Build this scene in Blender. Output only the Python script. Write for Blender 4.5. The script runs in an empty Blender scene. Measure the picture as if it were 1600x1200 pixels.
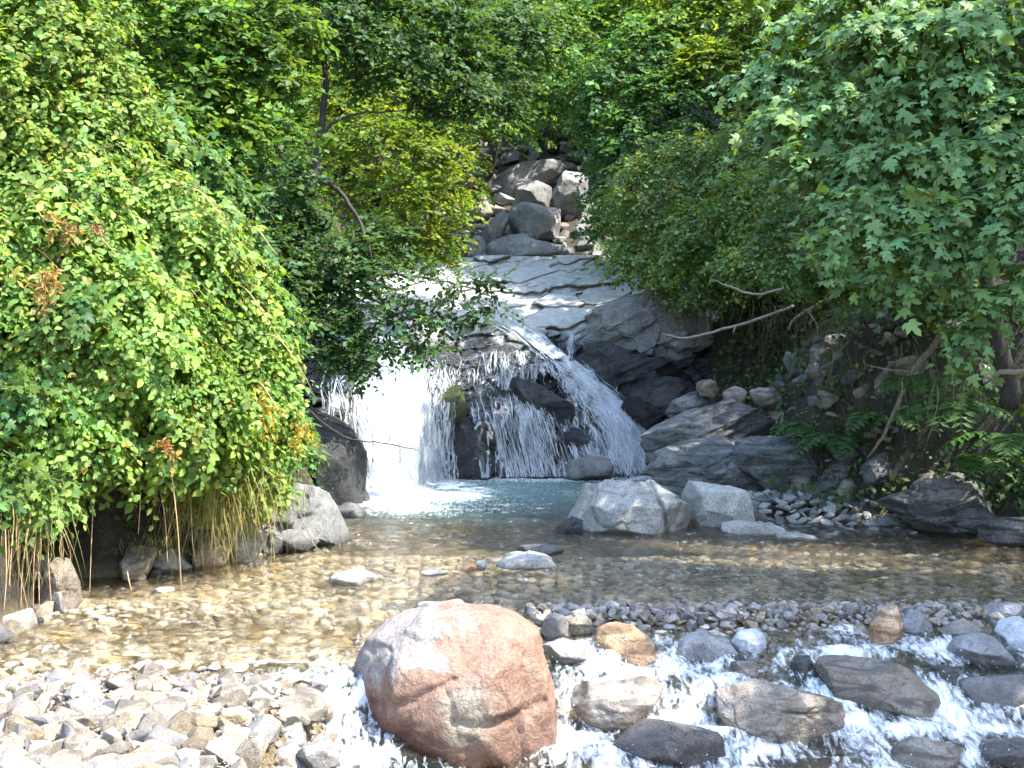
import bpy, bmesh, math, random
import numpy as np
from mathutils import Vector, Matrix

random.seed(7)
RNG = np.random.default_rng(7)
S = bpy.context.scene
COL = S.collection
R = math.radians

# ------------------------------------------------------------------ camera, sky, sun, exposure
CAM_H = 2.2            # metres above the pool
FPX = 2000.0           # focal length in photo pixels (photo 1600 wide)
HOR = 562.0            # photo row of the horizon
cam_d = bpy.data.cameras.new("camera")
cam = bpy.data.objects.new("camera", cam_d)
COL.objects.link(cam)
cam.location = (0, 0, CAM_H)
cam.rotation_euler = (R(90), 0, 0)
cam_d.sensor_width = 36
cam_d.lens = FPX / 1600 * 36
cam_d.shift_y = -(600 - HOR) / 1600
cam_d.clip_start = 0.1
cam_d.clip_end = 600
S.camera = cam

SUN_EL, SUN_AZ = R(56), R(112)        # azimuth clockwise from +Y: the sun stands to the right
world = bpy.data.worlds.new("World")
S.world = world
world.use_nodes = True
wn = world.node_tree
sky = wn.nodes.new("ShaderNodeTexSky")
sky.sky_type = 'NISHITA'
sky.sun_disc = False
sky.sun_elevation = SUN_EL
sky.sun_rotation = SUN_AZ
bgn = wn.nodes["Background"]
bgn.inputs[1].default_value = 0.15
wn.links.new(sky.outputs[0], bgn.inputs[0])

sun_d = bpy.data.lights.new("sun", 'SUN')
sun_d.energy = 2.05
sun_d.angle = R(0.5)
sun_d.color = (1.0, 0.95, 0.86)
sun = bpy.data.objects.new("sun", sun_d)
COL.objects.link(sun)
sdir = Vector((math.sin(SUN_AZ) * math.cos(SUN_EL), math.cos(SUN_AZ) * math.cos(SUN_EL), math.sin(SUN_EL)))
sun.rotation_euler = (-sdir).to_track_quat('-Z', 'Y').to_euler()
sun.location = sdir * 60

S.view_settings.view_transform = 'Standard'
S.view_settings.look = 'None'
S.view_settings.exposure = 2.95
S.view_settings.gamma = 1
S.view_settings.use_curve_mapping = False
S.render.engine = 'CYCLES'
S.cycles.max_bounces = 5
S.cycles.diffuse_bounces = 3
S.cycles.glossy_bounces = 2
S.cycles.transmission_bounces = 4
S.cycles.transparent_max_bounces = 24
S.cycles.sample_clamp_indirect = 6
S.cycles.use_denoising = True

# ------------------------------------------------------------------ helpers: projection, noise, mesh
def P(px, py, d):
    return np.array(((px - 800.0) / FPX * d, d, CAM_H - (py - HOR) / FPX * d))

def _h(ix, iy, iz, seed):
    n = (ix.astype(np.int64) * 374761393 + iy.astype(np.int64) * 668265263 + iz.astype(np.int64) * 2147483647
         + seed * 974634541) & 0xFFFFFFFF
    n = ((n ^ (n >> 13)) * 1274126177) & 0xFFFFFFFF
    n = ((n ^ (n >> 16)) * 2246822519) & 0xFFFFFFFF
    return ((n ^ (n >> 15)) & 0xFFFFFF) / float(0xFFFFFF)

def vnoise(p, seed=0):
    p = np.asarray(p, float)
    i = np.floor(p).astype(np.int64)
    f = p - i
    f = f * f * f * (f * (f * 6 - 15) + 10)
    r = 0
    for a in (0, 1):
        for b in (0, 1):
            for c in (0, 1):
                w = (f[:, 0] if a else 1 - f[:, 0]) * (f[:, 1] if b else 1 - f[:, 1]) * (f[:, 2] if c else 1 - f[:, 2])
                r = r + w * _h(i[:, 0] + a, i[:, 1] + b, i[:, 2] + c, seed)
    return r * 2 - 1

def fbm(p, octv=4, seed=0, gain=0.5, ridged=False):
    p = np.asarray(p, float)
    a, s, tot = 1.0, 0, 0
    for k in range(octv):
        n = vnoise(p * (2.03 ** k) + k * 17.3, seed + k)
        s = s + a * ((1 - 2 * np.abs(n)) if ridged else n)
        tot += a
        a *= gain
    return s / tot

def worley(p, seed=0):
    p = np.asarray(p, float)
    i = np.floor(p).astype(np.int64)
    f1 = np.full(len(p), 9.0); f2 = np.full(len(p), 9.0); idv = np.zeros(len(p))
    for a in (-1, 0, 1):
        for b in (-1, 0, 1):
            for c in (-1, 0, 1):
                cx, cy, cz = i[:, 0] + a, i[:, 1] + b, i[:, 2] + c
                q = np.stack([cx + _h(cx, cy, cz, seed + 1), cy + _h(cx, cy, cz, seed + 2), cz + _h(cx, cy, cz, seed + 3)], 1)
                d = np.sqrt(((q - p) ** 2).sum(1))
                near = d < f1
                f2 = np.where(near, f1, np.minimum(f2, d))
                idv = np.where(near, _h(cx, cy, cz, seed + 4), idv)
                f1 = np.where(near, d, f1)
    return f1, f2, idv

def sstep(a, b, x):
    t = np.clip((x - a) / (b - a), 0, 1)
    return t * t * (3 - 2 * t)

def raw_mesh(name, v, f, smooth=False, attrs=None):
    v = np.ascontiguousarray(v, np.float32); f = np.ascontiguousarray(f, np.int32)
    me = bpy.data.meshes.new(name)
    k = f.shape[1]
    me.vertices.add(len(v)); me.vertices.foreach_set("co", v.ravel())
    me.loops.add(f.size); me.loops.foreach_set("vertex_index", f.ravel())
    me.polygons.add(len(f))
    me.polygons.foreach_set("loop_start", np.arange(0, f.size, k, dtype=np.int32))
    me.polygons.foreach_set("use_smooth", np.full(len(f), smooth, dtype=bool))
    me.update(calc_edges=True)
    for an, (kind, arr) in (attrs or {}).items():
        at = me.attributes.new(an, kind, 'POINT')
        arr = np.ascontiguousarray(arr, np.float32)
        at.data.foreach_set('color' if kind == 'FLOAT_COLOR' else 'value', arr.ravel())
    return me

def link(name, me, mat=None, parent=None, loc=None):
    o = bpy.data.objects.new(name, me)
    COL.objects.link(o)
    if me is not None and mat is not None and len(me.materials) == 0:
        me.materials.append(mat)
    if parent is not None:
        o.parent = parent
    if loc is not None:
        o.location = loc
    return o

def tag(o, label=None, cat=None, group=None, kind=None):
    if label: o['label'] = label
    if cat: o['category'] = cat
    if group: o['group'] = group
    if kind: o['kind'] = kind
    return o

def empty(name, loc, label=None, cat=None, group=None):
    return tag(link(name, None, None, None, [float(c) for c in loc]), label, cat, group)

class Soup:
    """collects triangles"""
    def __init__(self): self.v, self.f, self.c, self.n = [], [], [], 0
    def add(self, v, f, c=None):
        v = np.asarray(v, float); f = np.asarray(f, int)
        self.v.append(v); self.f.append(f + self.n); self.n += len(v)
        if c is not None:
            c = np.asarray(c, float)
            self.c.append(np.broadcast_to(c, (len(v), 4)) if c.ndim == 1 else c)
    def build(self, name, mat, parent=None, smooth=True, origin=None):
        v = np.concatenate(self.v); f = np.concatenate(self.f)
        if origin is None and parent is not None: origin = np.array(parent.location)
        if origin is not None: v = v - np.asarray(origin)
        at = {'col': ('FLOAT_COLOR', np.concatenate(self.c))} if self.c else None
        o = link(name, raw_mesh(name, v, f, smooth, at), mat, parent)
        if parent is None and origin is not None: o.location = origin
        return o

def tube(pts, radii, sides=6, cap=True):
    pts = np.asarray(pts, float); n = len(pts)
    radii = np.broadcast_to(np.asarray(radii, float), (n,))
    t = np.gradient(pts, axis=0)
    t /= np.linalg.norm(t, axis=1)[:, None] + 1e-9
    ref = np.array((0.13, 0.97, 0.21)); ref = np.where(np.abs(t @ ref)[:, None] > 0.9, np.array((1.0, 0.1, 0)), ref)
    a = np.cross(t, ref); a /= np.linalg.norm(a, axis=1)[:, None]
    b = np.cross(t, a)
    ang = np.linspace(0, 2 * math.pi, sides, endpoint=False)
    v = (pts[:, None, :] + radii[:, None, None] * (np.cos(ang)[None, :, None] * a[:, None, :] + np.sin(ang)[None, :, None] * b[:, None, :])).reshape(-1, 3)
    f = []
    for i in range(n - 1):
        for j in range(sides):
            p, q = i * sides + j, i * sides + (j + 1) % sides
            f += [(p, q, q + sides), (p, q + sides, p + sides)]
    if cap:
        for j in range(1, sides - 1):
            e = (n - 1) * sides
            f.append((e, e + j, e + j + 1)); f.append((0, j + 1, j))
    return v, np.array(f)

def smooth_path(pts, n):
    pts = np.asarray(pts, float)
    if len(pts) < 3:
        t = np.linspace(0, 1, n)[:, None]
        return pts[0] * (1 - t) + pts[-1] * t
    ext = np.vstack([2 * pts[0] - pts[1], pts, 2 * pts[-1] - pts[-2]])
    out = []
    for u in np.linspace(0, len(pts) - 1 - 1e-6, n):
        i = int(u); f = u - i
        p0, p1, p2, p3 = ext[i:i + 4]
        out.append(0.5 * (2 * p1 + (p2 - p0) * f + (2 * p0 - 5 * p1 + 4 * p2 - p3) * f * f + (3 * p1 - p0 - 3 * p2 + p3) * f ** 3))
    return np.array(out)

# ------------------------------------------------------------------ materials
def newmat(name):
    m = bpy.data.materials.new(name); m.use_nodes = True
    nt = m.node_tree; nt.nodes.clear()
    out = nt.nodes.new("ShaderNodeOutputMaterial")
    return m, nt, out

class NB:
    def __init__(self, nt): self.nt = nt
    def n(self, t, **kw):
        x = self.nt.nodes.new(t)
        for k, v in kw.items(): setattr(x, k, v)
        return x
    def l(self, a, b): self.nt.links.new(a, b)
    def setin(self, node, key, val):
        if hasattr(val, 'links') or isinstance(val, bpy.types.NodeSocket): self.l(val, node.inputs[key])
        else: node.inputs[key].default_value = val
    def noise(self, vec, scale, detail=4, rough=0.55, dist=0.0):
        x = self.n("ShaderNodeTexNoise"); self.l(vec, x.inputs['Vector'])
        x.inputs['Scale'].default_value = scale; x.inputs['Detail'].default_value = detail
        x.inputs['Roughness'].default_value = rough; x.inputs['Distortion'].default_value = dist
        return x.outputs['Fac']
    def voro(self, vec, scale, feature='DISTANCE_TO_EDGE'):
        x = self.n("ShaderNodeTexVoronoi", feature=feature); self.l(vec, x.inputs['Vector'])
        x.inputs['Scale'].default_value = scale
        return x.outputs['Distance'] if feature != 'COLOR' else x.outputs['Color']
    def ramp(self, fac, stops, interp='LINEAR'):
        x = self.n("ShaderNodeValToRGB"); x.color_ramp.interpolation = interp
        el = x.color_ramp.elements
        while len(el) < len(stops): el.new(0.5)
        for e, (p, c) in zip(el, stops):
            e.position = p; e.color = c if len(c) == 4 else (*c, 1)
        self.l(fac, x.inputs[0])
        return x.outputs[0]
    def rng(self, fac, a, b, c=0.0, d=1.0):
        x = self.n("ShaderNodeMapRange"); x.clamp = True
        self.setin(x, 0, fac)
        for i, v in enumerate((a, b, c, d)): self.setin(x, i + 1, v)
        return x.outputs[0]
    def math(self, op, a, b=0.0):
        x = self.n("ShaderNodeMath", operation=op); self.setin(x, 0, a); self.setin(x, 1, b)
        return x.outputs[0]
    def mix(self, fac, a, b, blend='MIX'):
        x = self.n("ShaderNodeMix", data_type='RGBA', blend_type=blend)
        self.setin(x, 0, fac)
        for k, v in ((6, a), (7, b)):
            if isinstance(v, tuple): v = v if len(v) == 4 else (*v, 1)
            self.setin(x, k, v)
        return x.outputs[2]
    def mapping(self, vec, scale=(1, 1, 1), rot=(0, 0, 0), loc=None):
        x = self.n("ShaderNodeMapping"); self.l(vec, x.inputs[0])
        x.inputs['Scale'].default_value = scale; x.inputs['Rotation'].default_value = rot
        if loc is not None: self.l(loc, x.inputs['Location'])
        return x.outputs[0]
    def bump(self, h, strength, dist, normal=None):
        x = self.n("ShaderNodeBump"); x.inputs['Strength'].default_value = strength; x.inputs['Distance'].default_value = dist
        self.l(h, x.inputs['Height'])
        if normal is not None: self.l(normal, x.inputs['Normal'])
        return x.outputs[0]
    def geo(self, key='Position'): return self.n("ShaderNodeNewGeometry").outputs[key]
    def mixs(self, fac, a, b):
        x = self.n("ShaderNodeMixShader"); self.setin(x, 0, fac); self.l(a, x.inputs[1]); self.l(b, x.inputs[2])
        return x.outputs[0]
    def attr(self, name, out='Fac'):
        x = self.n("ShaderNodeAttribute"); x.attribute_name = name
        return x.outputs[out]

def rock_mat(name, ca, cb, cc, scale=1.0, rough=0.75, vein=None, bump=0.5, per_object=0.25, strata=None, wet_line=None, spec=0.4, moss=None):
    """mottled stone: two body colours, a stain colour, speckle, cracks and fine relief"""
    m, nt, out = newmat(name); B = NB(nt)
    pos = B.geo()
    oi = B.n("ShaderNodeObjectInfo")
    big = B.noise(pos, 2.2 * scale, 5, 0.62, 0.6)
    mid = B.noise(pos, 7.0 * scale, 6, 0.65, 0.3)
    fine = B.noise(pos, 45.0 * scale, 5, 0.7)
    c = B.mix(B.rng(big, 0.40, 0.60), ca, cb)
    c = B.mix(B.rng(mid, 0.52, 0.70), c, cc)
    grain = B.rng(fine, 0.28, 0.72, 0.45, 1.55)
    gc = B.n("ShaderNodeCombineColor")
    for k in range(3): B.l(grain, gc.inputs[k])
    c = B.mix(1.0, c, gc.outputs[0], 'MULTIPLY')
    if strata:
        sv = B.mapping(pos, (strata[0], strata[0], strata[1]), (0.5, strata[2], 0.3))
        st = B.noise(sv, 3.0 * scale, 4, 0.6, 0.8)
        c = B.mix(B.rng(st, 0.45, 0.62), c, tuple(x * 0.45 for x in ca))
    h = B.math('ADD', B.math('MULTIPLY', mid, 0.9), B.math('MULTIPLY', fine, 0.55))
    if strata:
        h = B.math('ADD', h, B.math('MULTIPLY', st, -0.9))
    warp = B.n("ShaderNodeVectorMath", operation='ADD')
    nz = B.n("ShaderNodeTexNoise"); B.l(pos, nz.inputs['Vector']); nz.inputs['Scale'].default_value = 3 * scale
    B.l(pos, warp.inputs[0])
    sc = B.n("ShaderNodeVectorMath", operation='SCALE'); B.l(nz.outputs['Color'], sc.inputs[0]); sc.inputs['Scale'].default_value = 0.35 / scale
    B.l(sc.outputs[0], warp.inputs[1])
    crack = B.voro(warp.outputs[0], 2.6 * scale)
    ck = B.rng(crack, 0.0, 0.035)
    patchy = B.rng(mid, 0.40, 0.46)
    ck = B.math('MAXIMUM', ck, B.math('MAXIMUM', patchy, B.rng(big, 0.50, 0.56)))
    h = B.math('ADD', h, B.math('MULTIPLY', ck, 0.6))
    c = B.mix(B.math('MULTIPLY', B.math('SUBTRACT', 1.0, ck), 0.4), c, tuple(x * 0.35 for x in cb))
    if vein:
        v2 = B.voro(warp.outputs[0], 5.2 * scale)
        c = B.mix(B.math('MULTIPLY', B.rng(v2, 0.012, 0.0), B.rng(mid, 0.42, 0.55)), c, vein)
    if moss:
        nrm = B.n("ShaderNodeSeparateXYZ"); B.l(B.geo('Normal'), nrm.inputs[0])
        mm = B.math('MULTIPLY', B.rng(nrm.outputs[2], 0.0, 0.8), B.rng(mid, 0.42, 0.56))
        c = B.mix(mm, c, moss)
    hs = B.n("ShaderNodeHueSaturation")
    B.l(c, hs.inputs['Color'])
    B.l(B.rng(oi.outputs['Random'], 0, 1, 1 - per_object, 1 + per_object), hs.inputs['Value'])
    r2 = B.math('FRACT', B.math('MULTIPLY', oi.outputs['Random'], 7.31))
    B.l(B.rng(r2, 0, 1, 1 - per_object * .8, 1 + per_object * .4), hs.inputs['Saturation'])
    c = hs.outputs[0]
    ro = rough
    if wet_line is not None:     # stone kept wet by the water at its foot
        sp = B.n("ShaderNodeSeparateXYZ"); B.l(pos, sp.inputs[0])
        zz = B.math('ADD', sp.outputs[2], B.math('MULTIPLY', B.math('SUBTRACT', mid, 0.5), 0.25))
        wet = B.rng(zz, wet_line[0], wet_line[1], 1, 0)
        c = B.mix(wet, c, B.mix(1.0, c, (0.36, 0.33, 0.31), 'MULTIPLY'))
        ro = B.rng(wet, 0, 1, rough, 0.18)
    p = B.n("ShaderNodeBsdfPrincipled")
    B.l(c, p.inputs['Base Color']); B.setin(p, 'Roughness', ro); p.inputs['Specular IOR Level'].default_value = spec
    B.l(B.bump(h, bump, 0.05 / scale), p.inputs['Normal'])
    B.l(p.outputs[0], out.inputs[0])
    return m

def leaf_mat(name, transl=0.48, rough=0.5, spec=0.24):
    m, nt, out = newmat(name); B = NB(nt)
    c = B.attr('col', 'Color')
    p = B.n("ShaderNodeBsdfPrincipled"); B.l(c, p.inputs['Base Color'])
    p.inputs['Roughness'].default_value = rough; p.inputs['Specular IOR Level'].default_value = spec
    t = B.n("ShaderNodeBsdfTranslucent")
    B.l(B.mix(1.0, c, (1.5, 1.35, 0.45), 'MULTIPLY'), t.inputs[0])
    B.l(B.mixs(transl, p.outputs[0], t.outputs[0]), out.inputs[0])
    return m

def plain_mat(name, c1, c2, scale=20, rough=0.8, stretch=(1, 1, 1), bump=0.3):
    m, nt, out = newmat(name); B = NB(nt)
    v = B.mapping(B.geo(), stretch)
    n = B.noise(v, scale, 5, 0.65)
    p = B.n("ShaderNodeBsdfPrincipled"); B.l(B.mix(B.rng(n, 0.35, 0.65), c1, c2), p.inputs['Base Color'])
    p.inputs['Roughness'].default_value = rough
    B.l(B.bump(n, bump, 0.02), p.inputs['Normal'])
    B.l(p.outputs[0], out.inputs[0])
    return m

M = {}
M['leaf'] = leaf_mat('leaf_green')
M['leaf_matte'] = leaf_mat('leaf_matte', 0.38, 0.6, 0.2)
M['maple'] = leaf_mat('maple_leaf', 0.34, 0.5, 0.26)
M['bark'] = plain_mat('bark', (0.022, 0.019, 0.016), (0.06, 0.053, 0.044), 14, 0.9, (3, 3, 0.6), 0.8)
M['bark_pale'] = plain_mat('weathered_wood', (0.20, 0.17, 0.13), (0.34, 0.30, 0.25), 30, 0.85, (1, 1, 1), 0.5)
M['stem'] = plain_mat('dry_stem', (0.34, 0.22, 0.10), (0.45, 0.33, 0.17), 30, 0.7)
M['stem_red'] = plain_mat('reddish_root', (0.32, 0.18, 0.10), (0.44, 0.31, 0.17), 25, 0.7)
M['stem_green'] = plain_mat('green_stem', (0.12, 0.16, 0.05), (0.2, 0.17, 0.08), 25, 0.6)
M['grey'] = rock_mat('pale_grey_rock', (0.26, 0.255, 0.23), (0.36, 0.35, 0.315), (0.17, 0.165, 0.148), 1.2, 0.75, (0.5, 0.49, 0.45), 0.6, 0.1)
M['grey_wet'] = rock_mat('grey_streamside_rock', (0.105, 0.105, 0.10), (0.17, 0.167, 0.155), (0.065, 0.065, 0.06), 1.3, 0.6, None, 0.6, 0.2, None, (-0.02, 0.12))
M['bank_rock'] = rock_mat('banded_grey_rock', (0.12, 0.125, 0.117), (0.20, 0.20, 0.185), (0.075, 0.076, 0.07), 1.0, 0.65, None, 1.0, 0.15, (0.5, 3.0, 0.5), None, 0.4)
M['dark'] = rock_mat('dark_wet_rock', (0.016, 0.018, 0.020), (0.045, 0.045, 0.043), (0.011, 0.012, 0.013), 1.2, 0.30, None, 1.0, 0.15)
M['mossy'] = rock_mat('mossy_wet_rock', (0.05, 0.055, 0.03), (0.10, 0.11, 0.04), (0.035, 0.035, 0.02), 1.5, 0.45, None, 0.8, 0.1, None, None, 0.4, (0.16, 0.18, 0.03))
M['gully'] = rock_mat('grey_gully_rock', (0.19, 0.19, 0.185), (0.27, 0.265, 0.25), (0.13, 0.13, 0.125), 0.7, 0.75, None, 0.6, 0.12)
M['brown'] = rock_mat('brown_grey_rock', (0.19, 0.162, 0.128), (0.27, 0.24, 0.195), (0.24, 0.155, 0.085), 1.5, 0.55, None, 0.6, 0.2, (0.6, 2.5, 0.3), (-0.55, -0.33))
M['slate'] = rock_mat('slate_grey_rock', (0.175, 0.168, 0.162), (0.265, 0.258, 0.248), (0.12, 0.11, 0.10), 1.6, 0.55, (0.35, 0.35, 0.34), 0.55, 0.15, None, (-0.25, -0.02))
M['whitish'] = rock_mat('bluish_white_stone', (0.36, 0.38, 0.39), (0.48, 0.49, 0.49), (0.25, 0.27, 0.29), 2.2, 0.55, None, 0.4, 0.1)
M['orange'] = rock_mat('rusty_orange_stone', (0.40, 0.23, 0.10), (0.46, 0.33, 0.19), (0.30, 0.13, 0.05), 2.0, 0.6, (0.52, 0.44, 0.33), 0.7, 0.12, (0.5, 2.2, 0.9))
M['rubble'] = rock_mat('sun_bleached_rubble', (0.19, 0.150, 0.098), (0.29, 0.245, 0.18), (0.14, 0.083, 0.04), 2.4, 0.85, (0.40, 0.37, 0.30), 0.9, 0.45)
M['rubble_grey'] = rock_mat('grey_rubble', (0.16, 0.15, 0.138), (0.25, 0.237, 0.215), (0.19, 0.125, 0.08), 2.4, 0.7, None, 0.7, 0.35)
M['bar'] = rock_mat('mixed_bar_stone', (0.24, 0.21, 0.175), (0.36, 0.335, 0.29), (0.26, 0.155, 0.08), 2.4, 0.7, None, 0.7, 0.45)
M['cobble'] = rock_mat('river_cobble', (0.32, 0.235, 0.115), (0.46, 0.365, 0.20), (0.12, 0.09, 0.048), 2.0, 0.7, None, 0.3, 0.6)

# ------------------------------------------------------------------ lie of the land
_LY, _LX = zip(*[(0, -7), (8, -5.6), (10, -4.1), (11.7, -4.2), (11.9, -6.4), (12.75, -6.4), (12.95, -3.95), (13.8, -3.62), (14.8, -2.85), (16.5, -2.65), (18.5, -2.6), (20.5, -2.9), (22, -3.2), (26, -3.8), (31, -3.6), (36, -1.6), (60, -2)])
_RY, _RX = zip(*[(0, 8), (8, 6.5), (12, 6.2), (15.3, 6.1), (16.7, 5.3), (17.6, 3.7), (19, 2.9), (22, 2.75), (24.5, 3.0), (27, 3.4), (31, 2.8), (36, 2.3), (60, 2.5)])
_CY, _CZ = zip(*[(0, -0.9), (8.0, -0.75), (9.2, -0.62), (10.2, -0.22), (10.8, -0.06), (11.5, -0.06), (12.5, -0.14), (14, -0.16), (16, -0.3), (18.5, -0.7), (22, -1.0), (24.2, -0.9), (25.2, 0.2), (26.3, 1.6), (31, 4.1), (34, 5.7), (40, 9.0), (60, 21), (95, 42)])

def terrain_z(X, Y):
    X = np.asarray(X, float); Y = np.asarray(Y, float)
    xl = np.interp(Y, _LY, _LX); xr = np.interp(Y, _RY, _RX)
    z = np.interp(Y, _CY, _CZ)
    # sun-bleached gravel bank, front left
    g = sstep(-0.95, -1.45, X) * sstep(9.05, 8.45, Y)
    g2 = 0.03 + 0.10 * sstep(9.0, 7.6, Y) + 0.03 * sstep(-1.5, -3, X)
    z = z * (1 - g) + g2 * g
    tb = sstep(-0.6, -1.1, X) * sstep(8.8, 9.1, Y) * (Y < 15)
    z = z * (1 - tb) + np.maximum(z, -0.02 - 0.13 * sstep(9.0, 10.2, Y)) * tb
    tl = xl - X
    zl = 0.75 * sstep(-0.05, 0.35, tl) + np.clip(tl, 0, 2.2) * 1.5 + np.clip(tl - 2.2, 0, 40) * 0.75
    z = z + np.where(tl > -0.05, zl, 0)
    tr = X - xr
    near = sstep(24.5, 22.5, Y)
    zr_near = 0.55 * np.clip(tr, 0, 2.0) + 0.95 * sstep(1.2, 2.3, tr) * 2.1 + np.clip(tr - 2.2, 0, 40) * 0.8
    zr_far = 1.0 * np.clip(tr, 0, 3) + np.clip(tr - 3, 0, 40) * 0.8
    z = z + np.where(tr > 0, near * zr_near + (1 - near) * zr_far, 0)
    p = np.stack([X * 0.9, Y * 0.9, np.zeros_like(X)], -1).reshape(-1, 3)
    n = fbm(p, 4, 11).reshape(X.shape)
    amp = 0.05 + 0.06 * sstep(0.2, 1.0, tr) + 0.35 * sstep(0.2, 2.0, np.maximum(tl, tr)) + 0.3 * sstep(30, 36, Y)
    p2 = np.stack([X * 3.5, Y * 3.5, z * 2.0], -1).reshape(-1, 3)
    rid = fbm(p2, 4, 19, 0.55, True).reshape(X.shape)
    return z + n * amp + rid * 0.22 * sstep(0.3, 1.2, np.maximum(tl, tr)) * (Y < 32)

def build_grid(xs, ys, zf):
    X, Y = np.meshgrid(xs, ys)
    Z = zf(X, Y)
    v = np.stack([X, Y, Z], -1).reshape(-1, 3)
    nx, ny = len(xs), len(ys)
    i = np.arange(nx * ny).reshape(ny, nx)
    f = np.stack([i[:-1, :-1], i[:-1, 1:], i[1:, 1:], i[1:, :-1]], -1).reshape(-1, 4)
    return v, f

xs = np.concatenate([np.linspace(-130, -9, 40)[:-1], np.linspace(-9, 9, 240), np.linspace(9, 130, 40)[1:]])
ys = np.concatenate([np.linspace(-60, 4, 20)[:-1], np.linspace(4, 28, 300), np.linspace(28, 130, 110)[1:]])
tv, tf = build_grid(xs, ys, terrain_z)

def ground_material():
    m, nt, out = newmat('ground_earth_and_gravel'); B = NB(nt)
    pos = B.geo()
    sp = B.n("ShaderNodeSeparateXYZ"); B.l(pos, sp.inputs[0])
    n1 = B.noise(pos, 1.4, 5, 0.6); n2 = B.noise(pos, 18, 5, 0.65); v = B.voro(pos, 16)
    bed = B.mix(B.rng(n2, 0.35, 0.65), (0.08, 0.055, 0.026), (0.20, 0.145, 0.075))
    earth = B.mix(B.rng(n1, 0.35, 0.65), (0.018, 0.014, 0.010), (0.05, 0.035, 0.023))
    earth = B.mix(B.rng(n2, 0.5, 0.7), earth, (0.045, 0.055, 0.02))
    c = B.mix(B.rng(B.math('ADD', sp.outputs[2], B.math('MULTIPLY', n2, 0.2)), 0.10, 0.28), bed, earth)
    p = B.n("ShaderNodeBsdfPrincipled"); B.l(c, p.inputs['Base Color']); p.inputs['Roughness'].default_value = 0.85
    B.l(B.bump(n2, 0.8, 0.05), p.inputs['Normal'])
    B.l(p.outputs[0], out.inputs[0])
    return m
ground = tag(link('ground', raw_mesh('ground', tv, tf, True), ground_material()), kind='structure')

# ------------------------------------------------------------------ rock face of the falls: depth Y as a function of (X, Z)
CTRL = [(470, 800, 20.5), (560, 772, 21.3), (600, 766, 21.7), (680, 752, 23.2), (480, 700, 21), (560, 690, 21.8), (620, 685, 22.3), (680, 680, 23.3),
        (480, 610, 21.8), (560, 600, 22.5), (620, 600, 23.0), (680, 605, 23.8), (480, 560, 22.6), (550, 560, 23.4), (620, 558, 24), (680, 565, 24.5),
        (480, 500, 25), (550, 515, 25.5), (620, 500, 26), (480, 440, 28), (560, 450, 28.2), (640, 450, 28.5), (560, 416, 31), (680, 414, 31.2), (460, 410, 31),
        (700, 752, 23.5), (780, 749, 23.6), (860, 747, 23.7), (700, 690, 23.7), (780, 690, 23.8), (860, 695, 23.9),
        (715, 622, 23.9), (780, 617, 24.1), (845, 617, 24.3), (715, 607, 24.7), (780, 606, 24.9), (850, 606, 25.0),
        (700, 570, 24.9), (780, 558, 25.1), (840, 560, 25.2), (690, 545, 25.6), (760, 535, 25.9), (740, 490, 27.0), (800, 500, 26.9), (850, 535, 26.1),
        (780, 420, 30.5), (880, 402, 31.3), (980, 400, 31.3), (900, 470, 28.4), (950, 505, 27.2), (1010, 440, 29.3), (900, 520, 26.4),
        (880, 570, 25.1), (915, 620, 24.7), (955, 660, 24.5), (1000, 700, 24.4), (1035, 738, 24.4), (870, 640, 24.4), (900, 690, 24.15), (885, 742, 23.8), (960, 742, 24.0),
        (860, 590, 24.8), (950, 580, 25.4), (1000, 560, 25.9), (1060, 560, 26), (1060, 650, 25.2), (1100, 480, 27.5), (1120, 420, 30), (1120, 720, 24.6),
        (1200, 560, 26.5), (1200, 700, 25), (1200, 440, 29)]
_cp = np.array([P(*c) for c in CTRL])
_K = np.linalg.norm(_cp[:, None, [0, 2]] - _cp[None, :, [0, 2]], axis=2)
_n = len(_cp)
_A = np.zeros((_n + 3, _n + 3)); _A[:_n, :_n] = _K + np.eye(_n) * 1e-3
_A[:_n, _n] = 1; _A[:_n, _n + 1] = _cp[:, 0]; _A[:_n, _n + 2] = _cp[:, 2]; _A[_n:, :_n] = _A[:_n, _n:].T
_W = np.linalg.solve(_A, np.concatenate([_cp[:, 1], np.zeros(3)]))

def face_y(X, Z, detail=True):
    X = np.asarray(X, float).ravel(); Z = np.asarray(Z, float).ravel()
    q = np.stack([X, Z], 1)
    k = np.sqrt(((q[:, None, :] - _cp[None, :, [0, 2]]) ** 2).sum(2))
    y = k @ _W[:_n] + _W[_n] + _W[_n + 1] * X + _W[_n + 2] * Z
    if detail:
        p3 = np.stack([X * 1.0 + Z * 0.35, Z * 2.2 - X * 0.5, np.zeros_like(X)], 1)
        wv = fbm(p3 * 1.3, 3, 5)[:, None] * 0.5
        hi = sstep(2.2, 3.0, Z)[:, None]
        p3 = p3 * (1 - hi * np.array((.35, .1, 0)))
        f1, f2, idv = worley(p3 * 1.5 + wv, 21)
        f1b, f2b, idb = worley(p3 * 4.2 + wv * 2, 41)
        up = 1 - 0.15 * sstep(2.2, 3.2, Z)
        y = y + up * ((idv - 0.5) * 0.34 + 0.12 * sstep(0.12, 0.0, f2 - f1) + (1 - .75 * hi[:, 0]) * ((idb - 0.5) * 0.13 + 0.06 * sstep(0.1, 0.0, f2b - f1b)) + hi[:, 0] * (idv - .5) * .25 + 0.05 * fbm(p3 * 7, 4, 61))
    return y

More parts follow.
